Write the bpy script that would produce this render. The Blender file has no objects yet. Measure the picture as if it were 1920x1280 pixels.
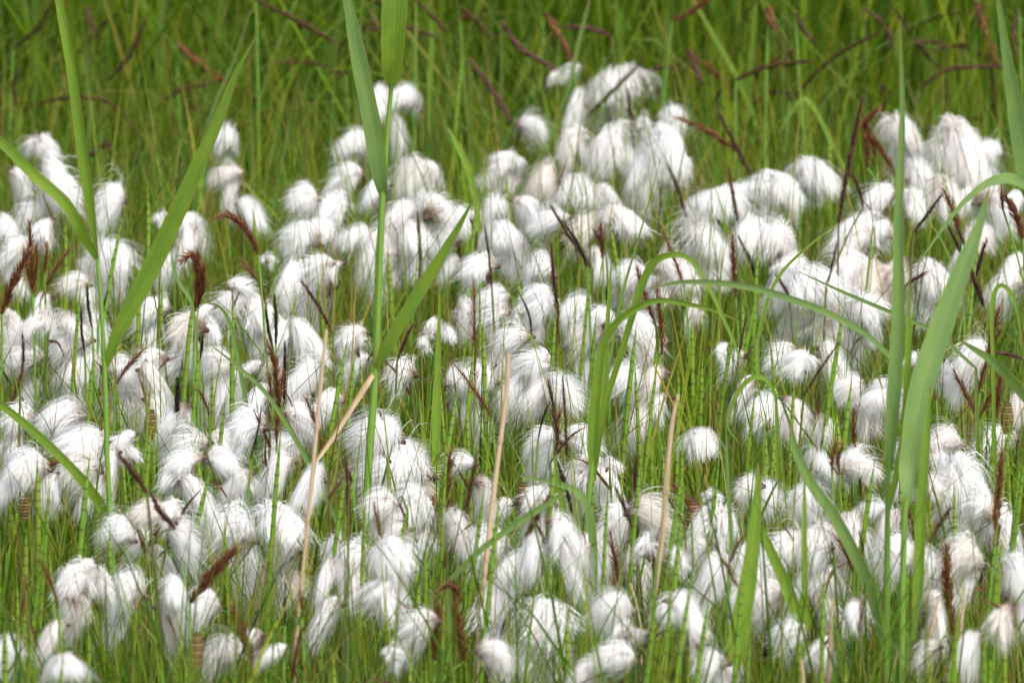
import bpy, math, random
import numpy as np
from mathutils import Vector, Matrix
random.seed(11)
rng = np.random.default_rng(11)
SC = bpy.context.scene
COL = SC.collection
R = math.radians

# ------------------------------------------------------------------ camera, sky, sun, exposure
CAM_H, PITCH, FOCAL, SENSOR = 1.50, R(9.5), 300.0, 36.0
FOCUS_Y = 6.55
cam = bpy.data.cameras.new('camera')
cam.lens, cam.sensor_width = FOCAL, SENSOR
cam.clip_start, cam.clip_end = 0.05, 2000
cam.dof.use_dof = True
cam.dof.focus_distance = FOCUS_Y / math.cos(PITCH)
cam.dof.aperture_fstop = 19.0
cam_o = bpy.data.objects.new('camera', cam)
cam_o.location = (0, 0, CAM_H)
cam_o.rotation_euler = (math.pi / 2 - PITCH, 0, 0)
COL.objects.link(cam_o)
SC.camera = cam_o

SUN_EL, SUN_AZ = R(52), R(150)         # azimuth measured from +Y clockwise; light comes over the camera's right shoulder
world = bpy.data.worlds.new('World')
SC.world = world
world.use_nodes = True
nt = world.node_tree
nt.nodes.clear()
sky = nt.nodes.new('ShaderNodeTexSky')
sky.sky_type = 'NISHITA'
sky.sun_disc = False
sky.sun_elevation = SUN_EL
sky.sun_rotation = SUN_AZ
sky.dust_density = 4.0
hs = nt.nodes.new('ShaderNodeHueSaturation')     # thin overcast: the sky is nearly white
hs.inputs['Saturation'].default_value = 0.50
bg = nt.nodes.new('ShaderNodeBackground')
bg.inputs['Strength'].default_value = 0.12
out = nt.nodes.new('ShaderNodeOutputWorld')
nt.links.new(sky.outputs[0], hs.inputs['Color'])
nt.links.new(hs.outputs[0], bg.inputs['Color'])
nt.links.new(bg.outputs[0], out.inputs['Surface'])

sun = bpy.data.lights.new('sun', 'SUN')
sun.energy = 1.5
sun.angle = R(14)
sun.color = (1.0, 0.985, 0.965)
sun_o = bpy.data.objects.new('sun', sun)
d = Vector((math.sin(SUN_AZ) * math.cos(SUN_EL), math.cos(SUN_AZ) * math.cos(SUN_EL), math.sin(SUN_EL)))
sun_o.rotation_euler = d.to_track_quat('Z', 'Y').to_euler()
sun_o.location = d * 20
COL.objects.link(sun_o)

SC.view_settings.view_transform = 'Standard'
SC.view_settings.look = 'None'
SC.view_settings.gamma = 1.0
SC.view_settings.use_curve_mapping = False
SC.view_settings.exposure = 1.03
SC.render.engine = 'CYCLES'
SC.cycles.max_bounces = 14
SC.cycles.diffuse_bounces = 9
SC.cycles.transmission_bounces = 9
SC.cycles.glossy_bounces = 2
SC.cycles.use_denoising = True
SC.cycles.denoising_prefilter = 'ACCURATE'

# ------------------------------------------------------------------ photo pixel <-> world point
FW = Vector((0, math.cos(PITCH), -math.sin(PITCH)))
UP = Vector((0, math.sin(PITCH), math.cos(PITCH)))
K = SENSOR / FOCAL / 1920.0

def at(px, py, Y):
    """world point that the pixel (1920 x 1280 photo) shows at depth Y"""
    v = FW + UP * ((640 - py) * K) + Vector((1, 0, 0)) * ((px - 960) * K)
    return Vector((0, 0, CAM_H)) + v * (Y / v.y)

def depth_for(py, z):
    v = FW + UP * ((640 - py) * K)
    return v.y * (z - CAM_H) / v.z

def pix(p):
    q = Vector(p) - Vector((0, 0, CAM_H))
    f = q.dot(FW)
    return (960 + q.x / f / K, 640 - q.dot(UP) / f / K)

def mpp(Y):            # metres per photo pixel at depth Y
    return K * Y / math.cos(PITCH)

# ------------------------------------------------------------------ object helpers
def link(name, data, parent=None):
    o = bpy.data.objects.new(name, data)
    COL.objects.link(o)
    if parent is not None:
        o.parent = parent
    return o

def thing(name, cat, group, loc):
    o = link(name, None)
    o.empty_display_size = 0.02
    o.location = loc
    o['category'] = cat
    if group:
        o['group'] = group
    return o

class Buf:
    """collects ribbons, tubes and faces as numpy arrays; build() makes ONE mesh"""
    def __init__(self):
        self.v, self.f, self.t, self.u, self.r, self.m = [], [], [], [], [], []
        self.n = 0
    def add(self, v, f, t, u, r, m=0):
        v = np.asarray(v, float).reshape(-1, 3)
        f = np.asarray(f, int).reshape(-1, 4)
        self.v.append(v); self.f.append(f + self.n)
        k = len(v)
        self.t.append(np.broadcast_to(np.asarray(t, float).ravel(), (k,)).copy())
        self.u.append(np.broadcast_to(np.asarray(u, float).ravel(), (k,)).copy())
        self.r.append(np.broadcast_to(np.asarray(r, float).ravel(), (k,)).copy())
        self.m.append(np.full(len(f), m, int))
        self.n += k
    def grid(self, V, t, u, r, m=0, wrap=False):
        """V [n, k, c, 3]: n pieces, k rows along, c verts across"""
        n, k, c, _ = V.shape
        idx = np.arange(n * k * c).reshape(n, k, c)
        if wrap:
            a = idx; b = np.roll(idx, -1, axis=2)
        else:
            a = idx[:, :, :-1]; b = idx[:, :, 1:]
        F = np.stack([a[:, :-1], b[:, :-1], b[:, 1:], a[:, 1:]], -1).reshape(-1, 4)
        T = np.broadcast_to(t, (n, k, c)); U = np.broadcast_to(u, (n, k, c)); RR = np.broadcast_to(r, (n, k, c))
        self.add(V.reshape(-1, 3), F, T.ravel(), U.ravel(), RR.ravel(), m)
    def mesh(self, name, mats):
        v = np.concatenate(self.v); f = np.concatenate(self.f)
        me = bpy.data.meshes.new(name)
        me.vertices.add(len(v)); me.vertices.foreach_set('co', v.astype(np.float32).ravel())
        me.loops.add(len(f) * 4); me.loops.foreach_set('vertex_index', f.astype(np.int32).ravel())
        me.polygons.add(len(f))
        me.polygons.foreach_set('loop_start', (np.arange(len(f)) * 4).astype(np.int32))
        for mt in mats:
            me.materials.append(mt)
        me.polygons.foreach_set('material_index', np.concatenate(self.m).astype(np.int32))
        me.polygons.foreach_set('use_smooth', np.ones(len(f), bool))
        for nm, arr in (('t', self.t), ('u', self.u), ('r', self.r)):
            at_ = me.attributes.new(nm, 'FLOAT', 'POINT')
            at_.data.foreach_set('value', np.concatenate(arr).astype(np.float32))
        me.update(calc_edges=True)
        return me
    def build(self, name, mats, parent=None, origin=None):
        if origin is not None:
            o3 = np.array(origin)
            self.v = [a - o3 for a in self.v]
        return link(name, self.mesh(name, mats if isinstance(mats, (list, tuple)) else [mats]), parent)

def norm(a):
    return a / np.maximum(np.linalg.norm(a, axis=-1, keepdims=True), 1e-9)

def tangents(P):
    T = np.empty_like(P)
    T[..., 1:-1, :] = P[..., 2:, :] - P[..., :-2, :]
    T[..., 0, :] = P[..., 1, :] - P[..., 0, :]
    T[..., -1, :] = P[..., -1, :] - P[..., -2, :]
    return norm(T)

def smooth(pts, n):
    """Catmull-Rom through the rows of pts (any number of columns), n samples, evenly spread by index"""
    P = np.asarray(pts, float)
    P = np.vstack([2 * P[0] - P[1], P, 2 * P[-1] - P[-2]])
    m = len(P) - 3
    s = np.linspace(0, m - 1e-6, n)
    i = s.astype(int); f = (s - i)[:, None]
    a, b, c, e = P[i], P[i + 1], P[i + 2], P[i + 3]
    return 0.5 * (2 * b + (c - a) * f + (2 * a - 5 * b + 4 * c - e) * f ** 2 + (3 * b - a - 3 * c + e) * f ** 3)

def tube(buf, P, rad, sides=6, r=0.5, m=0, t=None):
    P = np.asarray(P, float); k = len(P)
    T = tangents(P)
    ref = np.array([0.31, 0.9, 0.21]); ref = ref - (T @ ref)[:, None] * T
    A = norm(ref); B = np.cross(T, A)
    ang = np.linspace(0, 2 * np.pi, sides, endpoint=False)
    rad = np.broadcast_to(np.asarray(rad, float), (k,))
    V = P[:, None, :] + rad[:, None, None] * (np.cos(ang)[None, :, None] * A[:, None, :] + np.sin(ang)[None, :, None] * B[:, None, :])
    tt = np.linspace(0, 1, k) if t is None else np.asarray(t, float)
    buf.grid(V[None], tt[None, :, None], (ang / (2 * np.pi))[None, None, :], r, m, wrap=True)

def blade(buf, P, W, face=(0, -1, 0.25), twist=0.0, fold=0.25, across=5, r=0.5, m=0, twist_end=None):
    """a leaf blade along P with widths W; it faces 'face', is folded along its midrib and may twist"""
    P = np.asarray(P, float); k = len(P)
    T = tangents(P)
    S = norm(np.cross(T, np.asarray(face, float)))
    N = norm(np.cross(S, T))
    ph = (r * 97.0) % 6.28
    tw = (np.linspace(twist, twist if twist_end is None else twist_end, k) + 0.12 * np.sin(np.linspace(0, 9, k) + ph))[:, None]
    S2 = S * np.cos(tw) + N * np.sin(tw)
    N2 = np.cross(S2, T)
    w = np.linspace(-1, 1, across)
    V = P[:, None] + (np.asarray(W)[:, None, None] * 0.5) * (w[None, :, None] * S2[:, None] + fold * (np.abs(w) ** 1.3)[None, :, None] * N2[:, None])
    buf.grid(V[None], np.linspace(0, 1, k)[None, :, None], ((w + 1) / 2)[None, None, :], r, m)

# ------------------------------------------------------------------ materials
def mat(name):
    m = bpy.data.materials.new(name)
    m.use_nodes = True
    t = m.node_tree
    t.nodes.clear()
    o = t.nodes.new('ShaderNodeOutputMaterial')
    return m, t, o

def attr(t, name):
    n = t.nodes.new('ShaderNodeAttribute'); n.attribute_name = name
    return n.outputs['Fac']

def ramp(t, fac, stops, interp='LINEAR'):
    n = t.nodes.new('ShaderNodeValToRGB')
    n.color_ramp.interpolation = interp
    e = n.color_ramp.elements
    while len(e) < len(stops):
        e.new(0.5)
    for el, (p, c) in zip(e, stops):
        el.position = p
        el.color = (*c, 1) if len(c) == 3 else c
    t.links.new(fac, n.inputs[0])
    return n.outputs[0]

def mixc(t, fac, a, b, mode='MIX'):
    n = t.nodes.new('ShaderNodeMix'); n.data_type = 'RGBA'; n.blend_type = mode
    for inp, val in ((n.inputs[0], fac), (n.inputs[6], a), (n.inputs[7], b)):
        if hasattr(val, 'is_linked') or hasattr(val, 'links'):
            t.links.new(val, inp)
        elif isinstance(val, (int, float)):
            inp.default_value = val
        else:
            inp.default_value = (*val, 1)
    return n.outputs[2]

def math_(t, op, a, b=None, clamp=False):
    n = t.nodes.new('ShaderNodeMath'); n.operation = op; n.use_clamp = clamp
    for inp, val in ((n.inputs[0], a), (n.inputs[1], b)):
        if val is None:
            continue
        if isinstance(val, (int, float)):
            inp.default_value = val
        else:
            t.links.new(val, inp)
    return n.outputs[0]

def leafy(t, o, col, rough=0.5, trans=0.4, spec=0.35, tint=(1.15, 1.1, 0.5), bump=None):
    p = t.nodes.new('ShaderNodeBsdfPrincipled')
    p.inputs['Roughness'].default_value = rough
    p.inputs['Specular IOR Level'].default_value = spec
    t.links.new(col, p.inputs['Base Color'])
    tr = t.nodes.new('ShaderNodeBsdfTranslucent')
    tc = mixc(t, 1.0, col, tint, 'MULTIPLY')
    t.links.new(tc, tr.inputs['Color'])
    if bump is not None:
        t.links.new(bump, p.inputs['Normal'])
    mx = t.nodes.new('ShaderNodeMixShader'); mx.inputs[0].default_value = trans
    t.links.new(p.outputs[0], mx.inputs[1]); t.links.new(tr.outputs[0], mx.inputs[2])
    t.links.new(mx.outputs[0], o.inputs['Surface'])

def noise(t, scale, detail=3, coord=None):
    n = t.nodes.new('ShaderNodeTexNoise')
    n.inputs['Scale'].default_value = scale; n.inputs['Detail'].default_value = detail
    if coord is None:
        tc = t.nodes.new('ShaderNodeTexCoord'); coord = tc.outputs['Object']
    t.links.new(coord, n.inputs['Vector'])
    return n.outputs['Fac']

def m_grass(name, stops, tip, tip_from=0.8):
    m, t, o = mat(name)
    c = ramp(t, attr(t, 'r'), stops)
    tf = ramp(t, attr(t, 't'), [(tip_from, (0, 0, 0)), (1.0, (1, 1, 1))])
    # only some blades have scorched tips
    sel = math_(t, 'GREATER_THAN', math_(t, 'FRACT', math_(t, 'MULTIPLY', attr(t, 'r'), 37.7)), 0.55)
    c = mixc(t, math_(t, 'MULTIPLY', tf, sel), c, tip)
    nz = noise(t, 60, 2)
    c = mixc(t, math_(t, 'MULTIPLY', nz, 0.25), c, (0.20, 0.26, 0.02))
    low = ramp(t, attr(t, 't'), [(0.0, (0.75, 0.62, 0.5)), (0.35, (1, 1, 1))])     # blade colour gets darker and yellower towards the foot
    c = mixc(t, 1.0, c, low, 'MULTIPLY')
    leafy(t, o, c, 0.5, 0.45, 0.2, (1.15, 1.1, 0.35))
    return m

GREENS = [(0.0, (0.022, 0.062, 0.008)), (0.25, (0.068, 0.170, 0.010)), (0.48, (0.165, 0.315, 0.012)),
          (0.66, (0.135, 0.260, 0.085)), (0.82, (0.285, 0.385, 0.014)), (0.95, (0.350, 0.300, 0.050)), (1.0, (0.420, 0.300, 0.140))]
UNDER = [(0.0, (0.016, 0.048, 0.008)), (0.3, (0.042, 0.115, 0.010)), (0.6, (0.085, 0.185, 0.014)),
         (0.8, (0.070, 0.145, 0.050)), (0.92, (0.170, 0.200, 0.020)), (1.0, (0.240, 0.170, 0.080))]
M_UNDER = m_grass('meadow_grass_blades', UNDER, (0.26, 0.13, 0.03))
M_GRASS = m_grass('grass_blades', GREENS, (0.32, 0.15, 0.03))
BACKG = [(0.0, (0.026, 0.066, 0.006)), (0.3, (0.074, 0.160, 0.007)), (0.55, (0.145, 0.270, 0.010)),
         (0.72, (0.130, 0.235, 0.070)), (0.87, (0.270, 0.335, 0.012)), (0.95, (0.250, 0.190, 0.050)), (1.0, (0.110, 0.050, 0.028))]
M_TALL = m_grass('tall_grass_blades', BACKG, (0.22, 0.14, 0.05))

M_WITHER = m_grass('withered_leaves', [(0, (0.055, 0.024, 0.022)), (0.3, (0.120, 0.050, 0.032)), (0.55, (0.220, 0.110, 0.050)), (0.8, (0.420, 0.290, 0.150)), (1, (0.520, 0.400, 0.240))], (0.10, 0.05, 0.03))

def m_reed(name, c0, c1, pale):
    m, t, o = mat(name)
    u = attr(t, 'u')
    vein = math_(t, 'SINE', math_(t, 'MULTIPLY', u, 95.0))
    vein2 = math_(t, 'SINE', math_(t, 'MULTIPLY', u, 41.0))
    v = math_(t, 'MULTIPLY', math_(t, 'ADD', math_(t, 'ADD', vein, vein2), 2.0), 0.25)
    cmb = t.nodes.new('ShaderNodeCombineXYZ')
    t.links.new(math_(t, 'MULTIPLY', u, 14.0), cmb.inputs[0])
    t.links.new(math_(t, 'MULTIPLY', attr(t, 't'), 3.0), cmb.inputs[1])
    t.links.new(math_(t, 'MULTIPLY', attr(t, 'r'), 19.0), cmb.inputs[2])
    nz = noise(t, 1.0, 4, cmb.outputs[0])
    base = mixc(t, nz, c0, c1)
    base = mixc(t, math_(t, 'MULTIPLY', v, 0.30), base, (0.26, 0.40, 0.10))
    rib = math_(t, 'SUBTRACT', 1.0, math_(t, 'MULTIPLY', math_(t, 'ABSOLUTE', math_(t, 'SUBTRACT', u, 0.5)), 22.0), True)
    base = mixc(t, math_(t, 'MULTIPLY', rib, 0.45), base, pale)
    edge = math_(t, 'GREATER_THAN', math_(t, 'ABSOLUTE', math_(t, 'SUBTRACT', u, 0.5)), 0.482)
    base = mixc(t, math_(t, 'MULTIPLY', edge, 0.6), base, (0.40, 0.36, 0.16))
    tip = ramp(t, attr(t, 't'), [(0.93, (0, 0, 0)), (1.0, (1, 1, 1))])
    base = mixc(t, tip, base, (0.34, 0.26, 0.10))
    cm2 = t.nodes.new('ShaderNodeCombineXYZ')
    t.links.new(math_(t, 'MULTIPLY', u, 5.0), cm2.inputs[0])
    t.links.new(math_(t, 'MULTIPLY', attr(t, 't'), 22.0), cm2.inputs[1])
    t.links.new(math_(t, 'MULTIPLY', attr(t, 'r'), 53.0), cm2.inputs[2])
    sp = ramp(t, noise(t, 1.3, 5, cm2.outputs[0]), [(0.66, (0, 0, 0)), (0.74, (1, 1, 1))])
    base = mixc(t, math_(t, 'MULTIPLY', sp, 0.55), base, (0.36, 0.28, 0.10))
    big = ramp(t, noise(t, 0.35, 2, cm2.outputs[0]), [(0.35, (0.92, 0.96, 0.95)), (0.65, (1.18, 1.10, 0.9))])
    base = mixc(t, 1.0, base, big, 'MULTIPLY')
    b = t.nodes.new('ShaderNodeBump'); b.inputs['Strength'].default_value = 0.6; b.inputs['Distance'].default_value = 0.0006
    t.links.new(v, b.inputs['Height'])
    leafy(t, o, base, 0.48, 0.40, 0.4, bump=b.outputs[0])
    return m
M_REED = m_reed('reed_leaf', (0.165, 0.300, 0.030), (0.230, 0.380, 0.045), (0.32, 0.44, 0.10))
M_REED_BLUE = m_reed('reed_leaf_bluish', (0.140, 0.260, 0.085), (0.200, 0.330, 0.120), (0.29, 0.39, 0.17))

def m_stalk(name, a, b, scale=90):
    m, t, o = mat(name)
    cmb = t.nodes.new('ShaderNodeCombineXYZ')
    t.links.new(math_(t, 'MULTIPLY', attr(t, 'u'), 9.0), cmb.inputs[0])
    t.links.new(math_(t, 'MULTIPLY', attr(t, 't'), 6.0), cmb.inputs[1])
    t.links.new(math_(t, 'MULTIPLY', attr(t, 'r'), 31.0), cmb.inputs[2])
    c = mixc(t, noise(t, 1.4, 4, cmb.outputs[0]), a, b)
    leafy(t, o, c, 0.55, 0.12, 0.3)
    return m
M_STEM = m_stalk('green_stem', (0.130, 0.260, 0.035), (0.200, 0.340, 0.060))
M_CSTEM = m_stalk('cottongrass_stem', (0.090, 0.130, 0.030), (0.160, 0.170, 0.050))
M_TAN = m_stalk('dead_reed_stalk', (0.30, 0.19, 0.11), (0.74, 0.58, 0.40))
M_DRY = m_stalk('dry_leaf', (0.36, 0.25, 0.15), (0.55, 0.42, 0.27))
M_SHEATH = m_stalk('purple_sheath', (0.060, 0.020, 0.022), (0.150, 0.050, 0.035))

# horsetail: green segments with dark toothed sheaths (material index 1)
m_, t_, o_ = mat('horsetail_stem')
c_ = mixc(t_, attr(t_, 'r'), (0.160, 0.300, 0.022), (0.300, 0.400, 0.040))
rib_ = math_(t_, 'SINE', math_(t_, 'MULTIPLY', attr(t_, 'u'), 88.0))
c_ = mixc(t_, math_(t_, 'MULTIPLY', math_(t_, 'ADD', rib_, 1.0), 0.16), c_, (0.08, 0.20, 0.02))
leafy(t_, o_, c_, 0.42, 0.15, 0.4)
M_HORSE = m_
m_, t_, o_ = mat('horsetail_sheath')
c_ = mixc(t_, attr(t_, 'u'), (0.045, 0.065, 0.014), (0.130, 0.180, 0.022))
leafy(t_, o_, c_, 0.6, 0.05)
M_NODE = m_
m_, t_, o_ = mat('horsetail_cone')
c_ = ramp(t_, attr(t_, 'r'), [(0, (0.080, 0.040, 0.018)), (0.5, (0.16, 0.085, 0.040)), (1, (0.27, 0.16, 0.075))])
leafy(t_, o_, c_, 0.7, 0.05)
M_CONE = m_

def m_spike(name, stops, tip):
    m, t, o = mat(name)
    c = ramp(t, attr(t, 'r'), stops)
    c = mixc(t, ramp(t, attr(t, 't'), [(0.55, (0, 0, 0)), (1, (0.7, 0.7, 0.7))]), c, tip)
    leafy(t, o, c, 0.6, 0.22, 0.25, (1.2, 0.8, 0.5))
    return m
M_RUST = m_spike('rust_sedge_scales', [(0, (0.100, 0.036, 0.018)), (0.5, (0.210, 0.080, 0.036)), (1, (0.340, 0.160, 0.075))], (0.42, 0.23, 0.12))
M_DARK = m_spike('dark_sedge_scales', [(0, (0.050, 0.022, 0.020)), (0.6, (0.130, 0.055, 0.045)), (1, (0.240, 0.125, 0.085))], (0.34, 0.19, 0.13))
M_BLACK = m_spike('black_sedge_scales', [(0, (0.010, 0.010, 0.008)), (0.6, (0.028, 0.026, 0.018)), (1, (0.060, 0.060, 0.030))], (0.22, 0.20, 0.13))
M_OLIVE = m_spike('olive_sedge_scales', [(0, (0.050, 0.034, 0.012)), (0.6, (0.100, 0.060, 0.020)), (1, (0.170, 0.110, 0.030))], (0.20, 0.13, 0.05))

# cotton: white bristles, beige to brownish only at the root
m_, t_, o_ = mat('cotton_bristles')
oi = t_.nodes.new('ShaderNodeObjectInfo')
root_ = ramp(t_, attr(t_, 't'), [(0.0, (0.42, 0.33, 0.27)), (0.06, (0.74, 0.67, 0.60)), (0.18, (0.93, 0.92, 0.91)), (0.4, (0.965, 0.965, 0.97))])
var_ = ramp(t_, attr(t_, 'r'), [(0.0, (0.50, 0.40, 0.33)), (0.025, (0.62, 0.52, 0.45)), (0.05, (0.92, 0.89, 0.87)), (0.15, (0.985, 0.98, 0.98)), (1.0, (1.0, 1.0, 1.0))])
root2_ = ramp(t_, attr(t_, 't'), [(0.0, (0.24, 0.16, 0.12)), (0.12, (0.58, 0.49, 0.42)), (0.26, (0.88, 0.85, 0.82)), (0.45, (0.965, 0.96, 0.965))])
pick_ = math_(t_, 'LESS_THAN', math_(t_, 'FRACT', math_(t_, 'MULTIPLY', oi.outputs['Random'], 7.31)), 0.26)
root_ = mixc(t_, pick_, root_, root2_)
c_ = mixc(t_, 1.0, root_, var_, 'MULTIPLY')
warm_ = ramp(t_, oi.outputs['Random'], [(0.0, (0.94, 0.89, 0.84)), (0.06, (0.98, 0.955, 0.93)), (0.18, (1.0, 0.99, 0.985)), (0.40, (1.0, 1.0, 1.0))])
c_ = mixc(t_, 1.0, c_, warm_, 'MULTIPLY')
df_ = t_.nodes.new('ShaderNodeBsdfDiffuse'); tr_ = t_.nodes.new('ShaderNodeBsdfTranslucent')
gl_ = t_.nodes.new('ShaderNodeBsdfGlossy'); gl_.inputs['Roughness'].default_value = 0.45
for n_ in (df_, tr_):
    t_.links.new(c_, n_.inputs['Color'])
gl_.inputs['Color'].default_value = (0.9, 0.9, 0.9, 1)
mx_ = t_.nodes.new('ShaderNodeMixShader'); mx_.inputs[0].default_value = 0.48
mx2_ = t_.nodes.new('ShaderNodeMixShader'); mx2_.inputs[0].default_value = 0.05
t_.links.new(df_.outputs[0], mx_.inputs[1]); t_.links.new(tr_.outputs[0], mx_.inputs[2])
t_.links.new(mx_.outputs[0], mx2_.inputs[1]); t_.links.new(gl_.outputs[0], mx2_.inputs[2])
t_.links.new(mx2_.outputs[0], o_.inputs['Surface'])
M_COTTON = m_
m_, t_, o_ = mat('spikelet_scales')
c_ = mixc(t_, attr(t_, 'r'), (0.085, 0.050, 0.040), (0.26, 0.17, 0.13))
leafy(t_, o_, c_, 0.6, 0.3, 0.25, (1.1, 0.8, 0.7))
M_HUSK = m_

# ground
m_, t_, o_ = mat('marsh_soil')
n1_ = noise(t_, 9, 6)
c_ = ramp(t_, n1_, [(0.3, (0.020, 0.022, 0.010)), (0.6, (0.050, 0.060, 0.018)), (0.8, (0.090, 0.080, 0.040))])
p_ = t_.nodes.new('ShaderNodeBsdfPrincipled'); p_.inputs['Roughness'].default_value = 0.85
t_.links.new(c_, p_.inputs['Base Color'])
b_ = t_.nodes.new('ShaderNodeBump'); b_.inputs['Distance'].default_value = 0.02
t_.links.new(n1_, b_.inputs['Height']); t_.links.new(b_.outputs[0], p_.inputs['Normal'])
t_.links.new(p_.outputs[0], o_.inputs['Surface'])
gb = Buf()
gx = np.linspace(-400, 400, 41); gy = np.linspace(-200, 900, 56)
GX, GY = np.meshgrid(gx, gy)
gb.grid(np.stack([GX, GY, np.zeros_like(GX)], -1)[None], 0.0, 0.0, 0.5)
g = gb.build('ground', m_)
g['kind'] = 'structure'; g['label'] = 'dark wet marsh soil under the dense grass'

# ------------------------------------------------------------------ grass that nobody could count
def grass_field(name, mtl, n, ylo, yhi, hlo, hhi, wlo, whi, lean, label, margin=1.5, bend=0.5, seg=7, rbias=None, patchy=True):
    y = rng.uniform(ylo, yhi, n)
    x = rng.uniform(-1, 1, n) * y * 0.06 * margin
    if patchy:
        x += 0.05 * np.sin(y * 7 + x * 23) * rng.uniform(0, 1, n)
    h = hlo + (hhi - hlo) * rng.beta(1.6, 2.2, n)
    az = rng.uniform(0, 2 * np.pi, n)
    ln = np.abs(rng.normal(0, lean, n))
    bd = rng.gamma(1.3, bend, n)
    s = np.linspace(0, 1, seg)
    ang = np.minimum(ln[:, None] + bd[:, None] * s[None] ** 1.8, 2.5)
    dl = h[:, None] / (seg - 1)
    dz = np.cos(ang) * dl; dh = np.sin(ang) * dl
    hx = np.concatenate([np.zeros((n, 1)), np.cumsum(dh[:, :-1], 1)], 1)
    hz = np.concatenate([np.zeros((n, 1)), np.cumsum(dz[:, :-1], 1)], 1)
    side = rng.normal(0, 0.05, n)[:, None] * s[None] ** 2 * h[:, None]
    P = np.stack([x[:, None] + hx * np.cos(az)[:, None] - side * np.sin(az)[:, None],
                  y[:, None] + hx * np.sin(az)[:, None] + side * np.cos(az)[:, None], np.maximum(hz, 0.004)], -1)
    T = tangents(P)
    rot = rng.uniform(0, np.pi, n)
    rv = np.stack([np.cos(rot), np.sin(rot), np.zeros(n)], -1)[:, None, :]
    S = norm(rv - (rv * T).sum(-1, keepdims=True) * T)
    N = np.cross(S, T)
    w = rng.uniform(wlo, whi, n)[:, None] * np.clip((1 - s[None] ** 2.2), 0.03, 1) * (0.75 + 0.25 * np.minimum(1, s * 4))[None]
    wv = np.array([-1, 0, 1.0])
    V = P[:, :, None] + 0.5 * w[:, :, None, None] * (wv[None, None, :, None] * S[:, :, None] + 0.35 * np.abs(wv)[None, None, :, None] * N[:, :, None])
    r = rng.uniform(0, 1, n)
    if rbias is not None:            # drifts of different grasses
        pt = 0.5 + 0.25 * np.sin(x * 17 + 3 * np.sin(y * 2.3)) + 0.25 * np.sin(x * 7.3 - y * 3.1 + 1.3)
        r = np.clip((1 - rbias) * r + rbias * pt, 0, 1)
    b = Buf()
    b.grid(V, s[None, :, None], np.array([0, 0.5, 1.0])[None, None, :], r[:, None, None])
    o = b.build(name, mtl)
    o['kind'] = 'stuff'; o['label'] = label
    return o

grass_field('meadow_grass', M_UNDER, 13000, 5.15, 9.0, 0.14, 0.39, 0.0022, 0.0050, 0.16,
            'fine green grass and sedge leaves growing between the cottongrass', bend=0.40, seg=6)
grass_field('broad_meadow_grass', M_GRASS, 1300, 5.25, 8.9, 0.20, 0.45, 0.0040, 0.0078, 0.20,
            'broader green grass leaves standing between the cottongrass', bend=0.40, seg=8)
grass_field('wiry_grass', M_GRASS, 6600, 5.2, 8.8, 0.28, 0.52, 0.0012, 0.0028, 0.46,
            'thin wiry grass leaves arching over the cottongrass', bend=0.75, seg=10)
grass_field('upright_grass', M_GRASS, 4300, 5.3, 8.9, 0.32, 0.47, 0.0016, 0.0036, 0.09,
            'slender bright upright grass stems rising through the cottongrass', bend=0.14, seg=6)
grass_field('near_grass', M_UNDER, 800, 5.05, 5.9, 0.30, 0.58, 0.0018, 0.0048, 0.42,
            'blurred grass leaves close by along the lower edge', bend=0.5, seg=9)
grass_field('withered_leaves', M_WITHER, 1800, 5.2, 8.9, 0.22, 0.46, 0.0012, 0.0032, 0.30,
            'withered brown and tan leaves scattered among the green grass', bend=0.45, seg=8)
grass_field('tall_marsh_grass', M_TALL, 7600, 8.85, 13.0, 0.45, 1.0, 0.0045, 0.0110, 0.22,
            'tall blurred green marsh grass behind the cottongrass', bend=0.45, margin=1.8, seg=8, rbias=0.30)
grass_field('tall_wiry_grass', M_TALL, 2300, 8.6, 10.4, 0.45, 0.90, 0.0024, 0.0052, 0.62,
            'thin slanting grass stems in front of the tall marsh grass', bend=0.5, seg=9)

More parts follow.
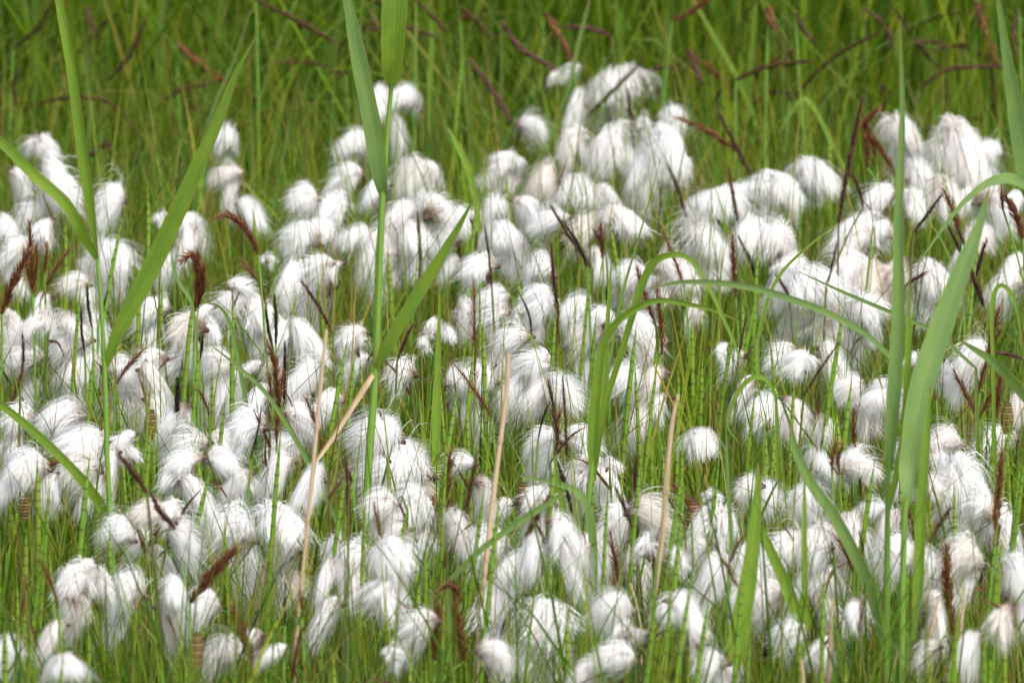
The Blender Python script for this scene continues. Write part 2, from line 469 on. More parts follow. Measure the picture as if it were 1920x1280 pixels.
# ------------------------------------------------------------------ cotton tuft prototypes
def tuft_proto(name, tilt, cone, L, droop, power, wind=(0, 0), n=1100, spread=0.35, wave=0.10, fly=0.05, width=0.00046, seed=0, flat=1.0):
    """bristles leave one spikelet (the origin) within a cone round an axis tilted by 'tilt' degrees towards -x, then bend over and hang"""
    g = np.random.default_rng(seed)
    nc = max(30, n // 9)
    ax = np.array([-math.sin(R(tilt)), 0, math.cos(R(tilt))])
    e1 = np.array([0, 1.0, 0]); e2 = np.cross(ax, e1)
    def dirs(m, c):
        th = np.arccos(1 - g.uniform(0, 1, m) * (1 - math.cos(R(c))))
        ph = g.uniform(0, 2 * np.pi, m)
        return np.cos(th)[:, None] * ax + (np.sin(th) * np.cos(ph) * flat)[:, None] * e1 + (np.sin(th) * np.sin(ph))[:, None] * e2
    k = 9
    s = np.linspace(0, 1, k)
    def curves(D, LL, root, wv, pull=0.0):
        m = len(D)
        gd = np.array([wind[0], wind[1], -1.0])[None] + pull + spread * D * np.array([1, 1, 0.2])
        gd = norm(gd)
        w = np.clip(droop * s ** power, 0, 1)[None, :, None]
        dd = norm(D[:, None] * (1 - w) + gd[:, None] * w)
        ph = g.uniform(0, 6.28, (m, 1, 3)); fr = g.uniform(2, 6, (m, 1, 1))
        ph2 = g.uniform(0, 6.28, (m, 1, 3)); fr2 = g.uniform(7, 13, (m, 1, 1))
        dd = norm(dd + (wv * np.sin(fr * s[None, :, None] * 2 + ph) + 0.6 * wv * np.sin(fr2 * s[None, :, None] + ph2)) * s[None, :, None])
        st = dd * (LL / (k - 1))[:, None, None]
        P = np.concatenate([np.zeros((m, 1, 3)), np.cumsum(st[:, :-1], 1)], 1) + root[:, None]
        return P
    nl = int(g.integers(2, 5))                     # bristles part into a few irregular locks
    LD = norm(dirs(nl, cone * 0.85)); lob = g.integers(0, nl, nc)
    LG = g.normal(0, 0.42, (nl, 3)) * np.array([1, 1, 0.2]); LLn = g.uniform(0.55, 1.2, nl)
    GD = np.where(g.uniform(0, 1, (nc, 1)) < 0.84, LD[lob] + g.normal(0, 0.25, (nc, 3)), dirs(nc, cone))
    GD = norm(GD); GL = L * g.triangular(0.42, 0.95, 1.22, nc) * LLn[lob]
    GR = g.normal(0, 0.0018, (nc, 3)) + GD * 0.002
    GP = curves(GD, GL, GR, wave, LG[lob])
    own = g.integers(0, nc, n)
    D = norm(GD[own] + g.normal(0, 0.16, (n, 3)))
    LL = GL[own] * g.triangular(0.55, 0.95, 1.28, n)
    isfly = g.uniform(0, 1, n) < fly
    D[isfly] = norm(D[isfly] + g.normal(0, 0.45, (isfly.sum(), 3)))
    LL[isfly] *= g.uniform(0.9, 1.22, isfly.sum())
    P = curves(D, LL, GR[own] + g.normal(0, 0.0016, (n, 3)), wave * 1.6, LG[lob[own]])
    c = (0.34 * np.sin(np.pi * np.minimum(s, 0.8) * 0.75))[None, :, None] * np.where(isfly, 0.15, 1.0)[:, None, None]
    P = P * (1 - c) + GP[own] * c
    splay = norm(g.normal(0, 1, (n, 3)))[:, None] * (np.maximum(s - 0.45, 0) ** 1.6)[None, :, None] * (0.16 * LL * g.gamma(1.2, 0.8, n))[:, None, None]
    P = P + splay
    cen = P.mean(0)[None]
    T = tangents(P)
    o = P - cen
    o = o - (o * T).sum(-1, keepdims=True) * T
    o = norm(o + g.normal(0, 0.25, (n, 1, 3)) * np.linalg.norm(o, axis=-1, keepdims=True) + 1e-6)
    S = norm(np.cross(T, o))
    W = width * np.array([0.9, 1.1, 1.15, 1.1, 1.0, 0.9, 0.75, 0.55, 0.2])[None] * g.uniform(0.7, 1.35, n)[:, None] * np.where(isfly, 0.55, 1)[:, None]
    V = np.stack([P - S * W[..., None] / 2, P + S * W[..., None] / 2], 2)
    b = Buf()
    b.grid(V, s[None, :, None], np.array([0, 1.0])[None, None, :], g.uniform(0, 1, n)[:, None, None])
    me = b.mesh(name, [M_COTTON])
    # spikelet scales: a ring of papery brown lance-shaped scales round the root
    hb = Buf()
    for i in range(9):
        ph = i * 2.4; th = R(25 + 30 * g.uniform())
        dd = math.cos(th) * ax + math.sin(th) * (math.cos(ph) * e1 + math.sin(ph) * e2)
        q = [-0.0035 * ax, 0.004 * dd + 0.0005 * ax, 0.0105 * dd * g.uniform(0.8, 1.3)]
        PP = smooth(q, 6)
        blade(hb, PP, np.array([0.0012, 0.003, 0.0036, 0.003, 0.0016, 0.0003]), face=np.cross(dd, e1) + 0.01, across=3, r=g.uniform())
    tube(hb, [-0.006 * ax, -0.002 * ax, 0.002 * ax], [0.0011, 0.0022, 0.0018], 6, 0.2)
    hm = hb.mesh(name + '_scales', [M_HUSK])
    lo = np.percentile(P.reshape(-1, 3), 2, axis=0); hi = np.percentile(P.reshape(-1, 3), 98, axis=0)
    return dict(me=me, husk=hm, c=(lo + hi) / 2, w=hi[0] - lo[0], h=hi[2] - lo[2])

def protos():
    g = random.Random(77)
    P = {'D': [], 'L': [], 'H': [], 'h': [], 'O': []}
    sd = 1
    for k in range(9):
        P['D'].append(tuft_proto('dome_tuft', g.choice([-1, 1]) * g.uniform(12, 58), g.uniform(44, 70), g.uniform(0.043, 0.055), g.uniform(1.1, 1.5), g.uniform(0.65, 0.95),
                                 (-g.uniform(0.1, 0.6), g.uniform(-0.4, 0.1)), 2100, g.uniform(0.30, 0.55), seed=sd, fly=g.uniform(0.04, 0.10), wave=g.uniform(0.08, 0.16))); sd += 1
    for k in range(10):
        P['L'].append(tuft_proto('swept_tuft', g.uniform(42, 98), g.uniform(32, 48), g.uniform(0.052, 0.062), g.uniform(0.7, 1.15), g.uniform(0.8, 1.15),
                                 (-g.uniform(0.3, 0.8), 0), 1900, g.uniform(0.30, 0.5), seed=sd, fly=g.uniform(0.04, 0.10), wave=g.uniform(0.08, 0.18))); sd += 1
    for k in range(10):
        P['H'].append(tuft_proto('hanging_tuft', g.uniform(30, 158), g.uniform(38, 52), g.uniform(0.060, 0.070), g.uniform(1.2, 1.8), g.uniform(0.6, 0.95),
                                 (-g.uniform(-0.1, 0.35), g.uniform(-0.3, 0.1)), 2000, g.uniform(0.25, 0.42), seed=sd, fly=g.uniform(0.04, 0.10), wave=g.uniform(0.08, 0.16))); sd += 1
    for k in range(3):
        P['h'].append(tuft_proto('thin_tuft', g.uniform(100, 155), g.uniform(20, 30), 0.050, 1.1, 0.9, (-g.uniform(0.1, 0.3), 0), 600, 0.3, seed=sd, fly=0.12, wave=0.16)); sd += 1
        P['O'].append(tuft_proto('round_tuft', g.uniform(20, 70), g.uniform(66, 84), 0.030, 1.05, 0.8, (-0.15, 0), 900, 0.6, seed=sd, fly=0.1, wave=0.14)); sd += 1
    return P
PROTO = protos()

# ------------------------------------------------------------------ cottongrass plants, read off the photo
# zones are 640 x 430 pixel windows of the photo; a tuft is (x, y, width, height, form) in that window, 2.977 times enlarged
ZONES = {'A': (0, 0), 'B': (640, 0), 'C': (1280, 0), 'D': (0, 430), 'E': (640, 430), 'F': (1280, 430), 'G': (0, 850), 'H': (640, 850), 'I': (1280, 850)}
PLANTS = '''
A 235 830 190 120 D; 270 900 60 80 h
A 340 1050 210 260 D; 190 1210 210 180 L
A 105 1040 80 190 H
A 620 1160 160 240 L
A 1260 800 120 160 D
A 1265 985 170 110 L; 1285 1090 110 200 H
A 1400 1200 150 160 H
A 1690 1120 170 160 L; 1840 1170 160 150 D
A 900 1225 70 60 O
A 1060 1255 130 110 D
A 30 1270 110 120 D
B 60 820 110 150 D
B 30 1015 170 180 L
B 215 580 150 160 D; 330 560 90 130 D; 310 760 90 240 H
B 190 1090 90 160 H
B 430 1000 200 190 D; 430 1160 230 200 R
B 920 920 160 120 D; 890 1035 210 150 L
B 1190 450 90 80 O; 1285 405 60 80 h
B 1060 725 170 130 R
B 1540 500 280 210 D; 1430 640 170 250 L; 1520 700 170 250 H
B 1300 640 130 240 H
B 1290 840 120 200 D
B 1470 840 230 230 D; 1590 900 160 170 R
B 1690 730 80 150 O; 1850 690 120 170 D
B 1800 850 210 240 D
B 1130 1040 190 210 L
B 1310 1085 240 180 D; 1490 1150 170 210 H
B 1690 960 170 150 D; 1730 1110 230 300 H
B 1870 930 110 150 D
B 860 1180 130 140 D; 1040 1190 150 180 H
B 1160 1240 210 130 L
B 510 1210 210 190 R; 330 1220 160 170 L
B 660 1245 170 140 D; 780 1260 120 120 H
B 1560 1250 180 150 D
C 1215 745 210 170 D; 1250 865 180 160 L
C 1520 850 270 300 D; 1700 860 160 120 L; 1600 960 250 240 H
C 1320 1000 140 180 H
C 1450 1100 180 180 D; 1570 1150 150 170 H
C 1700 1170 190 230 H
C 1290 1150 130 140 D
C 740 1010 210 200 D
C 500 1040 220 140 D; 470 1140 170 160 H; 600 1140 110 150 R
C 220 1130 330 150 D; 100 1210 200 160 L; 330 1230 190 160 H
C 1100 1120 150 160 L
C 1050 1235 110 110 O; 960 1275 120 120 D
C 1840 1190 130 190 H
D 55 570 140 180 D
D 120 750 260 190 L; 170 940 180 230 H
D 90 140 190 190 L; 60 270 140 180 H
D 230 30 140 150 H
D 620 150 240 170 D; 520 280 190 210 H; 640 270 150 190 H
D 1065 90 180 170 D; 960 240 160 190 H
D 220 540 160 140 D; 150 580 110 150 H
D 400 550 150 130 D; 390 650 240 180 L; 440 830 220 310 H
D 525 590 110 200 R
D 850 470 200 150 L; 840 580 120 130 H
D 1290 430 210 160 L; 1400 500 240 230 D; 1470 600 150 160 H
D 1040 570 190 180 L; 1170 560 120 120 O
D 1080 640 180 170 L; 1010 750 190 150 L
D 1190 770 240 170 L; 1240 890 200 220 D; 1160 1050 220 250 H
D 690 810 150 160 R; 720 980 230 210 H
D 860 880 160 230 H; 840 750 120 150 L
D 890 1040 160 210 H
D 100 1070 170 160 L; 70 1230 150 150 H
D 350 1080 280 190 L
D 450 1210 270 180 L
D 1380 1120 190 210 L
D 1050 1220 230 180 L; 1240 1230 200 170 R
D 1670 70 230 180 L; 1790 20 150 120 D
D 1770 225 190 150 L; 1865 235 90 100 h; 1770 420 200 270 H
D 1630 330 150 240 H
D 1500 185 70 80 O
D 1710 640 190 240 H; 1570 640 120 200 H
D 1680 860 210 220 D; 1830 1020 160 200 H
D 1670 1060 160 190 R; 1600 1225 240 190 L
D 1440 960 150 170 H
E 80 60 230 120 L; 200 180 210 300 L; 250 330 100 200 H
E 400 60 160 160 D; 400 180 150 180 H
E 560 80 170 170 L; 600 220 130 150 h
E 890 50 170 160 D; 940 170 180 200 H
E 760 220 190 140 L
E 1110 230 130 160 L; 1080 330 110 130 H
E 1350 40 160 180 L; 1430 190 150 160 H
E 1610 270 200 150 L; 1600 380 150 130 H
E 1830 250 190 180 R; 1790 380 120 150 H
E 850 390 170 120 L; 830 490 210 180 L; 700 500 110 190 H
E 1095 430 140 190 D; 1060 560 130 150 H
E 1310 460 200 170 L
E 1450 510 110 130 D; 1390 590 210 170 L; 1340 710 160 270 H
E 1640 590 240 200 R; 1740 700 140 170 H
E 950 630 210 160 L; 880 730 140 160 H
E 510 550 70 90 O
E 595 590 70 80 O; 470 640 80 90 O
E 60 650 120 130 O; 90 780 110 140 H
E 335 820 160 160 L
E 750 850 230 190 L; 690 1080 200 270 H
E 1080 780 220 170 L; 1000 930 250 240 L
E 1230 940 230 190 R; 1100 940 150 170 H
E 1580 880 170 230 D; 1660 1090 280 300 H
E 1730 870 130 180 H; 1760 1000 120 150 h
E 190 1170 290 210 L
E 340 1265 210 150 D
E 1150 1210 180 170 L; 1090 1190 90 180 h
E 1330 1190 210 160 R
F 140 80 250 220 D; 150 190 220 200 H
F 370 60 180 190 H; 520 90 180 220 D
F 20 260 120 170 D
F 960 70 210 170 D; 1100 40 130 150 H
F 600 230 180 150 D; 930 210 180 160 D
F 700 350 340 230 D; 780 570 280 260 H; 620 520 170 230 H
F 1000 470 190 180 D; 980 650 200 210 H
F 850 790 180 280 H; 550 720 150 160 L
F 1060 300 200 200 D; 1190 250 140 180 H
F 1400 300 180 200 D; 1380 440 250 190 H
F 1560 160 160 190 H; 1650 60 150 150 D
F 1820 380 200 230 H; 1860 220 130 140 D
F 650 760 120 140 D
F 215 690 60 90 h; 280 760 90 170 h
F 460 1060 190 230 D; 640 1060 160 240 H
F 800 1120 110 190 H
F 930 910 120 160 L
F 1080 960 170 120 L; 1040 1080 110 150 H
F 1280 745 60 80 O
F 1265 930 80 160 h
F 1610 750 210 240 L; 1500 860 120 190 H
F 340 930 100 200 H
F 90 1200 140 140 D
F 1460 1190 160 140 L; 1260 1240 120 110 D
F 1750 1210 230 180 L; 1870 1010 90 180 H
G 150 110 230 210 L; 50 220 140 190 H; 270 230 120 210 H
G 440 100 240 270 L; 520 230 160 210 H; 610 120 90 260 H
G 1020 40 200 120 L; 1240 60 180 140 R
G 1100 270 160 260 H
G 650 450 220 160 L; 780 500 110 190 h
G 830 340 140 100 L; 950 340 110 130 D
G 1020 490 160 240 R; 900 620 110 190 H
G 1290 440 280 240 L; 1370 620 230 400 H
G 1560 400 250 200 D; 1590 570 210 210 L; 1600 750 230 230 H
G 1340 210 190 230 H; 1540 150 210 270 H
G 1720 200 120 240 H
G 420 740 170 210 D; 400 900 160 260 H
G 560 750 130 180 D
G 700 780 230 210 L; 660 950 190 240 H
G 975 780 120 160 D; 970 960 150 270 H
G 1130 880 180 210 L
G 1250 1130 220 170 L; 1380 1090 140 180 H
G 1520 1130 90 100 h
G 360 1210 170 150 D
G 30 1140 100 170 H; 290 1040 90 180 H
G 1820 950 180 260 H; 1840 700 150 180 D
G 1870 540 120 150 L
H 290 120 430 230 L; 430 190 190 200 R
H 210 290 190 170 L; 270 430 220 190 L
H 400 370 190 320 D; 440 540 150 170 H
H 280 580 230 180 D; 250 800 270 270 H
H 60 590 170 200 L; 60 780 130 220 H
H 670 75 120 70 L
H 785 240 110 210 H; 880 330 50 160 h
H 650 450 130 210 H
H 820 550 230 230 L
H 1080 270 190 150 L; 1120 430 230 230 L
H 1250 560 220 400 H; 1070 590 160 220 H
H 970 680 230 200 L; 920 860 270 270 H
H 1390 140 260 200 D; 1300 290 140 180 H
H 1530 400 180 230 L; 1480 620 250 360 H; 1630 660 160 260 H
H 1720 380 240 250 R
H 1690 540 110 130 O; 1850 610 140 140 R
H 1510 880 200 190 L
H 1560 1010 120 110 O; 1640 1040 90 110 h
H 1850 880 170 160 L
H 1150 960 260 210 D; 1090 1150 260 260 H; 1220 1190 130 230 H
H 850 1140 150 180 R
H 1530 1160 230 170 L; 1370 1240 200 110 L
H 440 970 160 180 L; 400 1090 130 150 H
H 1140 100 130 170 L
I 790 100 170 190 D
I 980 90 150 130 R; 930 60 110 130 D
I 370 200 150 140 L; 465 250 80 180 D
I 165 260 50 80 O
I 160 420 240 210 D; 90 540 150 160 L
I 700 280 200 190 D; 690 400 180 150 H
I 560 560 230 230 L
I 170 720 220 310 H; 370 640 210 210 D
I 480 850 180 230 H; 330 800 130 190 H
I 760 520 230 200 D; 930 490 210 260 D; 850 640 200 180 H
I 730 750 250 200 D; 800 910 210 260 H
I 590 1050 180 210 L; 770 1130 160 180 H
I 1180 590 230 240 L; 1320 620 150 190 H
I 1160 400 120 140 D; 1060 330 100 100 L
I 1250 180 170 170 D; 1370 190 130 140 R
I 1540 150 250 240 D; 1490 370 210 230 H
I 1650 300 170 220 L; 1760 440 220 270 D
I 1560 590 230 220 L; 1570 770 200 240 H
I 1400 720 160 260 H
I 1850 680 140 200 D; 1860 850 130 220 H
I 1390 930 130 280 H
I 150 1190 190 170 L; 230 1270 140 110 H
I 20 900 110 220 H; 40 1080 120 130 O
I 1370 1140 120 180 h; 1590 1130 130 190 H
I 950 900 100 160 h
I 1770 960 150 230 H
I 1440 50 150 130 D
'''
def cluster(line):
    z, rest = line.split(' ', 1)
    x0, y0 = ZONES[z]
    for s in rest.split(';'):
        a = s.split()
        x, y, w, h = (float(v) / 2.977 for v in a[:4])
        yield x0 + x, y0 + y, w, h, a[4]

LABELLED = []       # (object, px, py, look, kind word)
def cotton_plant(tufts, i):
    g = random.Random(1000 + i)
    px = sum(t[0] for t in tufts) / len(tufts); py = min(t[1] for t in tufts)
    zc = 0.335 + g.uniform(-0.025, 0.025)
    Y = depth_for(py, zc)
    root = thing('cottongrass', 'cottongrass', 'flowering cottongrass plants in the marsh', (0, 0, 0))
    roots, parts = [], []
    for j, (x, y, w, h, kd) in enumerate(tufts):
        flip = kd == 'R'
        if kd == 'R': kd = 'L'
        pr = g.choice(PROTO[kd])
        Yj = Y + (0.012 * j if j else 0) + g.uniform(-0.008, 0.008)
        c = at(x, y, Yj)
        m = mpp(Yj)
        if kd in 'DHO' and g.random() < 0.4: flip = not flip
        a = g.gauss(0, 0.32) + (math.pi if flip else 0)
        sx = min(max(0.94 * w * m / pr['w'], 0.48), 1.6); sz = min(max(1.0 * h * m / pr['h'], 0.48), 1.7)
        sy = min(sx, 1.15)
        ca, sa = math.cos(a), math.sin(a)
        lx, ly, lz = pr['c'][0] * sx, pr['c'][1] * sy, pr['c'][2] * sz
        org = c - Vector((lx * ca - ly * sa, lx * sa + ly * ca, lz))
        roots.append(org)
        parts.append((pr, org, a, (sx, sy, sz)))
    top = max(r.z for r in roots)
    jx = sum(r.x for r in roots) / len(roots); jy = sum(r.y for r in roots) / len(roots) + 0.006
    J = Vector((jx + g.uniform(-0.006, 0.006), jy, top - g.uniform(0.004, 0.016)))
    base = Vector((jx + g.gauss(0, 0.03), jy + g.uniform(-0.01, 0.05), 0.0))
    root.location = base
    sb = Buf()
    mid = base.lerp(J, 0.55) + Vector((g.gauss(0, 0.008), 0, 0))
    P = smooth([base, mid, J], 10)
    tube(sb, P, np.linspace(0.0015, 0.0009, 10), 6, g.random(), 0)
    for r in roots:
        md = (J + r) / 2 + Vector((0, 0, 0.006 + 0.15 * (J - r).length))
        tube(sb, smooth([J, md, r], 7), 0.0006, 5, g.random(), 0)
    sb.build('stem', [M_CSTEM], root, base)
    # one leaf-like bract with a dark purple point, from the top of the stem
    if g.random() < 0.85:
        bb = Buf()
        an = g.uniform(-1.2, 1.2)
        ln_ = g.uniform(0.018, 0.042) * (-1 if g.random() < 0.25 else 1)
        tip = J + Vector((abs(ln_) * math.sin(an), g.uniform(-0.02, 0.004), ln_ * math.cos(an)))
        PP = smooth([J - Vector((0, 0, 0.010)), J.lerp(tip, 0.45) + Vector((g.gauss(0, 0.0015), -0.003, g.gauss(0, 0.0015))), tip], 9)
        blade(bb, PP, np.array([2.0, 2.2, 2.1, 1.9, 1.6, 1.3, 0.9, 0.6, 0.15]) * 0.001 * g.uniform(0.8, 1.3), across=3, r=g.random())
        bb.build('bract', [M_SHEATH], root, base)
    for pr, org, a, s in parts:
        o = link('tuft', pr['me'], root)
        o.location = org - base; o.rotation_euler = (g.gauss(0, 0.08), g.gauss(0, 0.05), a); o.scale = s
        hsk = link('spikelet', pr['husk'], o)
        hsk.scale = (1.45, 1.45, 1.45)
    kinds = [t[4] for t in tufts]
    nword = ['one', 'two', 'three', 'four'][len(tufts) - 1]
    big = max(t[2] * t[3] for t in tufts) * (7.0 / Y) ** 0
    size = 'big' if big > 6200 else 'small' if big < 2000 else 'middling' if big < 3600 else 'full'
    form = {'D': 'rounded', 'L': 'swept', 'R': 'swept', 'H': 'hanging', 'h': 'wispy', 'O': 'button'}[kinds[0]]
    look = f'{size} {form} cottongrass of {nword} tuft' + ('s' if len(tufts) > 1 else '')
    LABELLED.append((root, px, py, look))

for i, ln in enumerate(PLANTS.strip().splitlines()):
    cotton_plant(list(cluster(ln)), i)

sm = random.Random(42)
for i in range(26):
    x, y = (sm.uniform(20, 1900), sm.uniform(520, 1240))
    w = sm.uniform(18, 34); h = w * sm.uniform(0.9, 1.9)
    k1 = sm.choice('LRHhHhO')
    tf = [(x, y, w, h, k1)]
    if sm.random() < 0.45:
        tf.append((x + sm.uniform(-26, 26), y + sm.uniform(8, 30), w * 0.8, h * 0.9, sm.choice('Hh')))
    cotton_plant(tf, 500 + i)

# ------------------------------------------------------------------ horsetails
def horsetail_proto(L, seed, rad=0.0026, lean=0.0):
    g = random.Random(seed)
    b = Buf()
    z, P, Rr, Mt = 0.0, [], [], []
    n = int(L / 0.012)
    b2 = g.uniform(-0.02, 0.02)
    def pt(z):
        f = z / L
        return (b2 * f * f + lean * f, 0.3 * b2 * f, z)
    r = g.random()
    def rr(z):
        f = z / L
        return rad * (1.0 - 0.45 * f) if f < 0.93 else rad * 0.55 * max(0.12, (1 - f) / 0.07)
    step = L / n
    z = 0.0
    while z < L - 0.001:
        st = step * g.uniform(0.85, 1.2) * (1.6 if z < L * 0.5 else (0.55 if z > L * 0.88 else 1.0))
        z1 = min(L, z + st)
        zs = [z, z + (z1 - z) * 0.75]
        tube(b, [pt(q) for q in zs], [rr(q) for q in zs], 7, r, 0)
        # sheath: slightly wider, toothed dark ring
        za, zb = z + (z1 - z) * 0.74, z1
        dz = min(zb - za, 0.0017)
        tube(b, [pt(za), pt(zb - dz)], [rr(za), rr(zb) * 1.04], 7, r, 0)
        tube(b, [pt(zb - dz), pt(zb - dz * 0.4), pt(zb)], [rr(zb) * 1.05, rr(zb) * 1.12, rr(zb) * 1.02], 7, r, 1)
        z = z1
    return b
HPROTO = []
for i, L in enumerate((0.32, 0.36, 0.40, 0.44, 0.48, 0.52)):
    HPROTO.append((L, horsetail_proto(L, 50 + i, rad=[0.0024, 0.0029, 0.0026, 0.0032, 0.0028, 0.0034][i]).mesh('horsetail', [M_HORSE, M_NODE])))
# strobilus (cone) at the tip of a few of them
cb = Buf()
for i in range(10):
    z = 0.0016 * i
    rr_ = 0.0027 * math.sin(math.pi * (0.18 + 0.78 * i / 10)) + 0.0012
    tube(cb, [(0, 0, z), (0, 0, z + 0.0005), (0, 0, z + 0.0011), (0, 0, z + 0.0016)], [rr_ * 0.82, rr_, rr_, rr_ * 0.82], 10, [0.8, 0.35][i % 2] if i < 9 else 0.2)
CONE = cb.mesh('horsetail_cone', [M_CONE])

def horsetail(px, py, Y, lean=0.0, cone=False, scale=1.0, seed=0):
    g = random.Random(seed)
    top = at(px, py, Y)
    L, me = min(HPROTO, key=lambda q: abs(q[0] - top.z))
    if cone:
        o = thing('horsetail', 'horsetail', 'horsetail stems standing among the cottongrass', (0, 0, 0))
        st = link('stem', me, o); cn = link('cone', CONE, o)
        cn.location = (0, 0, L * 0.93); cn.scale = (1.25, 1.25, 1.6)
        cn['label'] = 'brown ringed cone at the tip of the horsetail'
    else:
        o = link('horsetail', me)
        o['category'] = 'horsetail'; o['group'] = 'horsetail stems standing among the cottongrass'
    sz = top.z / L
    o.scale = (scale, scale, sz)
    ly = g.uniform(-0.06, 0.06)
    o.rotation_euler = (ly, math.atan(lean), g.uniform(-0.5, 0.5))
    o.location = top - Vector(o.rotation_euler.to_matrix() @ Vector((0, 0, top.z)))
    o.location.z = 0.0
    LABELLED.append((o, px, py, 'coned horsetail stem' if cone else ('slanting jointed horsetail stem' if abs(lean) > 0.06 else ('thin' if scale < 0.9 else 'thick' if scale > 1.15 else 'slender') + ' upright green horsetail stem')))
    return o

HT = [  # tip x, tip y, lean, depth offset in front of the heads at that height
 (994, 486, 0.06, 0), (1007, 574, -0.03, 0), (932, 607, 0.03, 0), (1259, 535, 0.03, 0), (1146, 610, 0.0, 0), (1337, 658, 0.07, 0),
 (1444, 625, 0.02, 0), (1461, 690, 0, 0), (1536, 705, 0, 0), (1668, 556, 0.05, 0), (1660, 440, 0.1, 0), (1725, 700, 0.04, 0),
 (1294, 690, 0.07, 0), (1590, 770, 0.03, 0), (1600, 765, 0, 0), (100, 850, 0.05, 0), (15, 850, 0.02, 0), (75, 985, 0.08, 0), (110, 855, 0.0, 0),
 (345, 850, 0.14, 0), (72, 985, 0.1, 0), (116, 1025, 0, 0), (630, 855, 0.08, 0), (607, 870, 0.06, 0), (995, 850, 0.02, 0), (1005, 860, 0.03, 0),
 (1155, 850, 0, 0), (1230, 855, 0.05, 0), (1270, 820, 0.01, 0), (1300, 850, 0.02, 0), (1460, 850, 0, 0), (1580, 850, 0.03, 0), (1605, 855, 0.04, 0), (1763, 905, 0, 0),
 (360, 245, 0.08, 0), (295, 345, 0.06, 0), (500, 380, 0, 0), (330, 370, 0.05, 0), (885, 240, 0.0, 0), (1045, 275, 0.0, 0), (822, 90, -0.01, 0), (975, 320, 0.02, 0),
 (1095, 120, 0.0, 0), (850, 360, 0, 0), (1580, 235, 0.05, 0), (1525, 275, 0.03, 0), (107, 530, 0, 0), (135, 555, 0, 0), (565, 480, 0.07, 0), (577, 545, 0.03, 0),
 (240, 580, 0, 0), (372, 725, 0.06, 0), (235, 795, 0, 0), (90, 800, 0, 0), (395, 560, -0.05, 0), (420, 680, 0.05, 0), (310, 540, 0.0, 0), (755, 455, 0, 0),
 (850, 640, 0.03, 0), (895, 740, 0.0, 0), (760, 745, 0.05, 0), (1090, 765, 0, 0), (1075, 670, -0.02, 0), (1240, 900, 0.02, 0), (1420, 560, 0.04, 0), (1320, 580, 0.04, 0),
 (1715, 850, 0.03, 0), (1880, 860, 0.02, 0), (1850, 760, 0.03, 0), (1910, 800, 0, 0), (1810, 900, 0.02, 0), (1390, 905, 0.05, 0), (1375, 725, 0.02, 0),
]
hi = 0
for (x, y, ln, dy) in HT:
    hi += 1
    zt = random.uniform(0.34, 0.41)
    horsetail(x, y, depth_for(y, zt), ln, False, random.uniform(0.85, 1.3), hi)
for (x, y) in ((45, 912), (283, 768), (369, 1185), (980, 905), (1889, 755), (1300, 940)):
    hi += 1
    horsetail(x, y, depth_for(y, 0.345), random.uniform(-0.02, 0.05), True, 1.1, hi)
for k in range(120):
    hi += 1
    zt = random.uniform(0.32, 0.42)
    x = random.uniform(5, 1915); y = random.uniform(330, 1240)
    horsetail(x, y, depth_for(y, zt), random.gauss(0.02, 0.05), False, random.uniform(0.7, 1.15), hi)

# ------------------------------------------------------------------ sedges
def spike(buf, P, rad, spacing=0.0016, around=5, fuzz=1.0, seed=0):
    """scales laid spirally along P; sharper and longer where fuzz > 1"""
    g = np.random.default_rng(seed)
    seglen = np.linalg.norm(np.diff(P, axis=0), axis=1); Ls = np.concatenate([[0], np.cumsum(seglen)]); L = Ls[-1]
    n = max(6, int(L / spacing))
    s = np.linspace(0.0, 1.0, n) * L
    C = np.stack([np.interp(s, Ls, P[:, i]) for i in range(3)], -1)
    T = tangents(C)
    f = np.linspace(0, 1, n)
    rad_ = rad * np.clip(np.sin(np.pi * np.clip(0.10 + 0.86 * f, 0, 1)) ** 0.55, 0.15, 1)
    tube(buf, C, rad_ * 0.72, 6, 0.15, 0, t=np.zeros(n))
    ref = np.array([0.3, 0.85, 0.2]); A = norm(ref - (T @ ref)[:, None] * T); B = np.cross(T, A)
    for j in range(around):
        ph = np.arange(n) * 2.4 + j * 2 * np.pi / around + g.normal(0, 0.2, n)
        O = np.cos(ph)[:, None] * A + np.sin(ph)[:, None] * B
        S = np.cross(T, O)
        l = 0.0034 * fuzz * g.uniform(0.7, 1.3, n)[:, None]
        op = (0.35 + 0.25 * (fuzz - 1)) * g.uniform(0.6, 1.5, n)[:, None]
        p0 = C + O * rad_[:, None] * 0.65
        p1 = p0 + T * l * 0.45 + O * (l * 0.45 * op + rad_[:, None] * 0.30)
        p2 = p0 + T * l + O * (l * op + rad_[:, None] * 0.25)
        w = rad_[:, None] * 0.46
        V = np.stack([np.stack([p0 - S * w * 0.6, p0 + S * w * 0.6], 1), np.stack([p1 - S * w * 0.8, p1 + S * w * 0.8], 1), np.stack([p2 - S * w * 0.06, p2 + S * w * 0.06], 1)], 1)
        buf.grid(V, np.array([0, 0.5, 1.0])[None, :, None], 0.5, g.uniform(0, 1, n)[:, None, None])

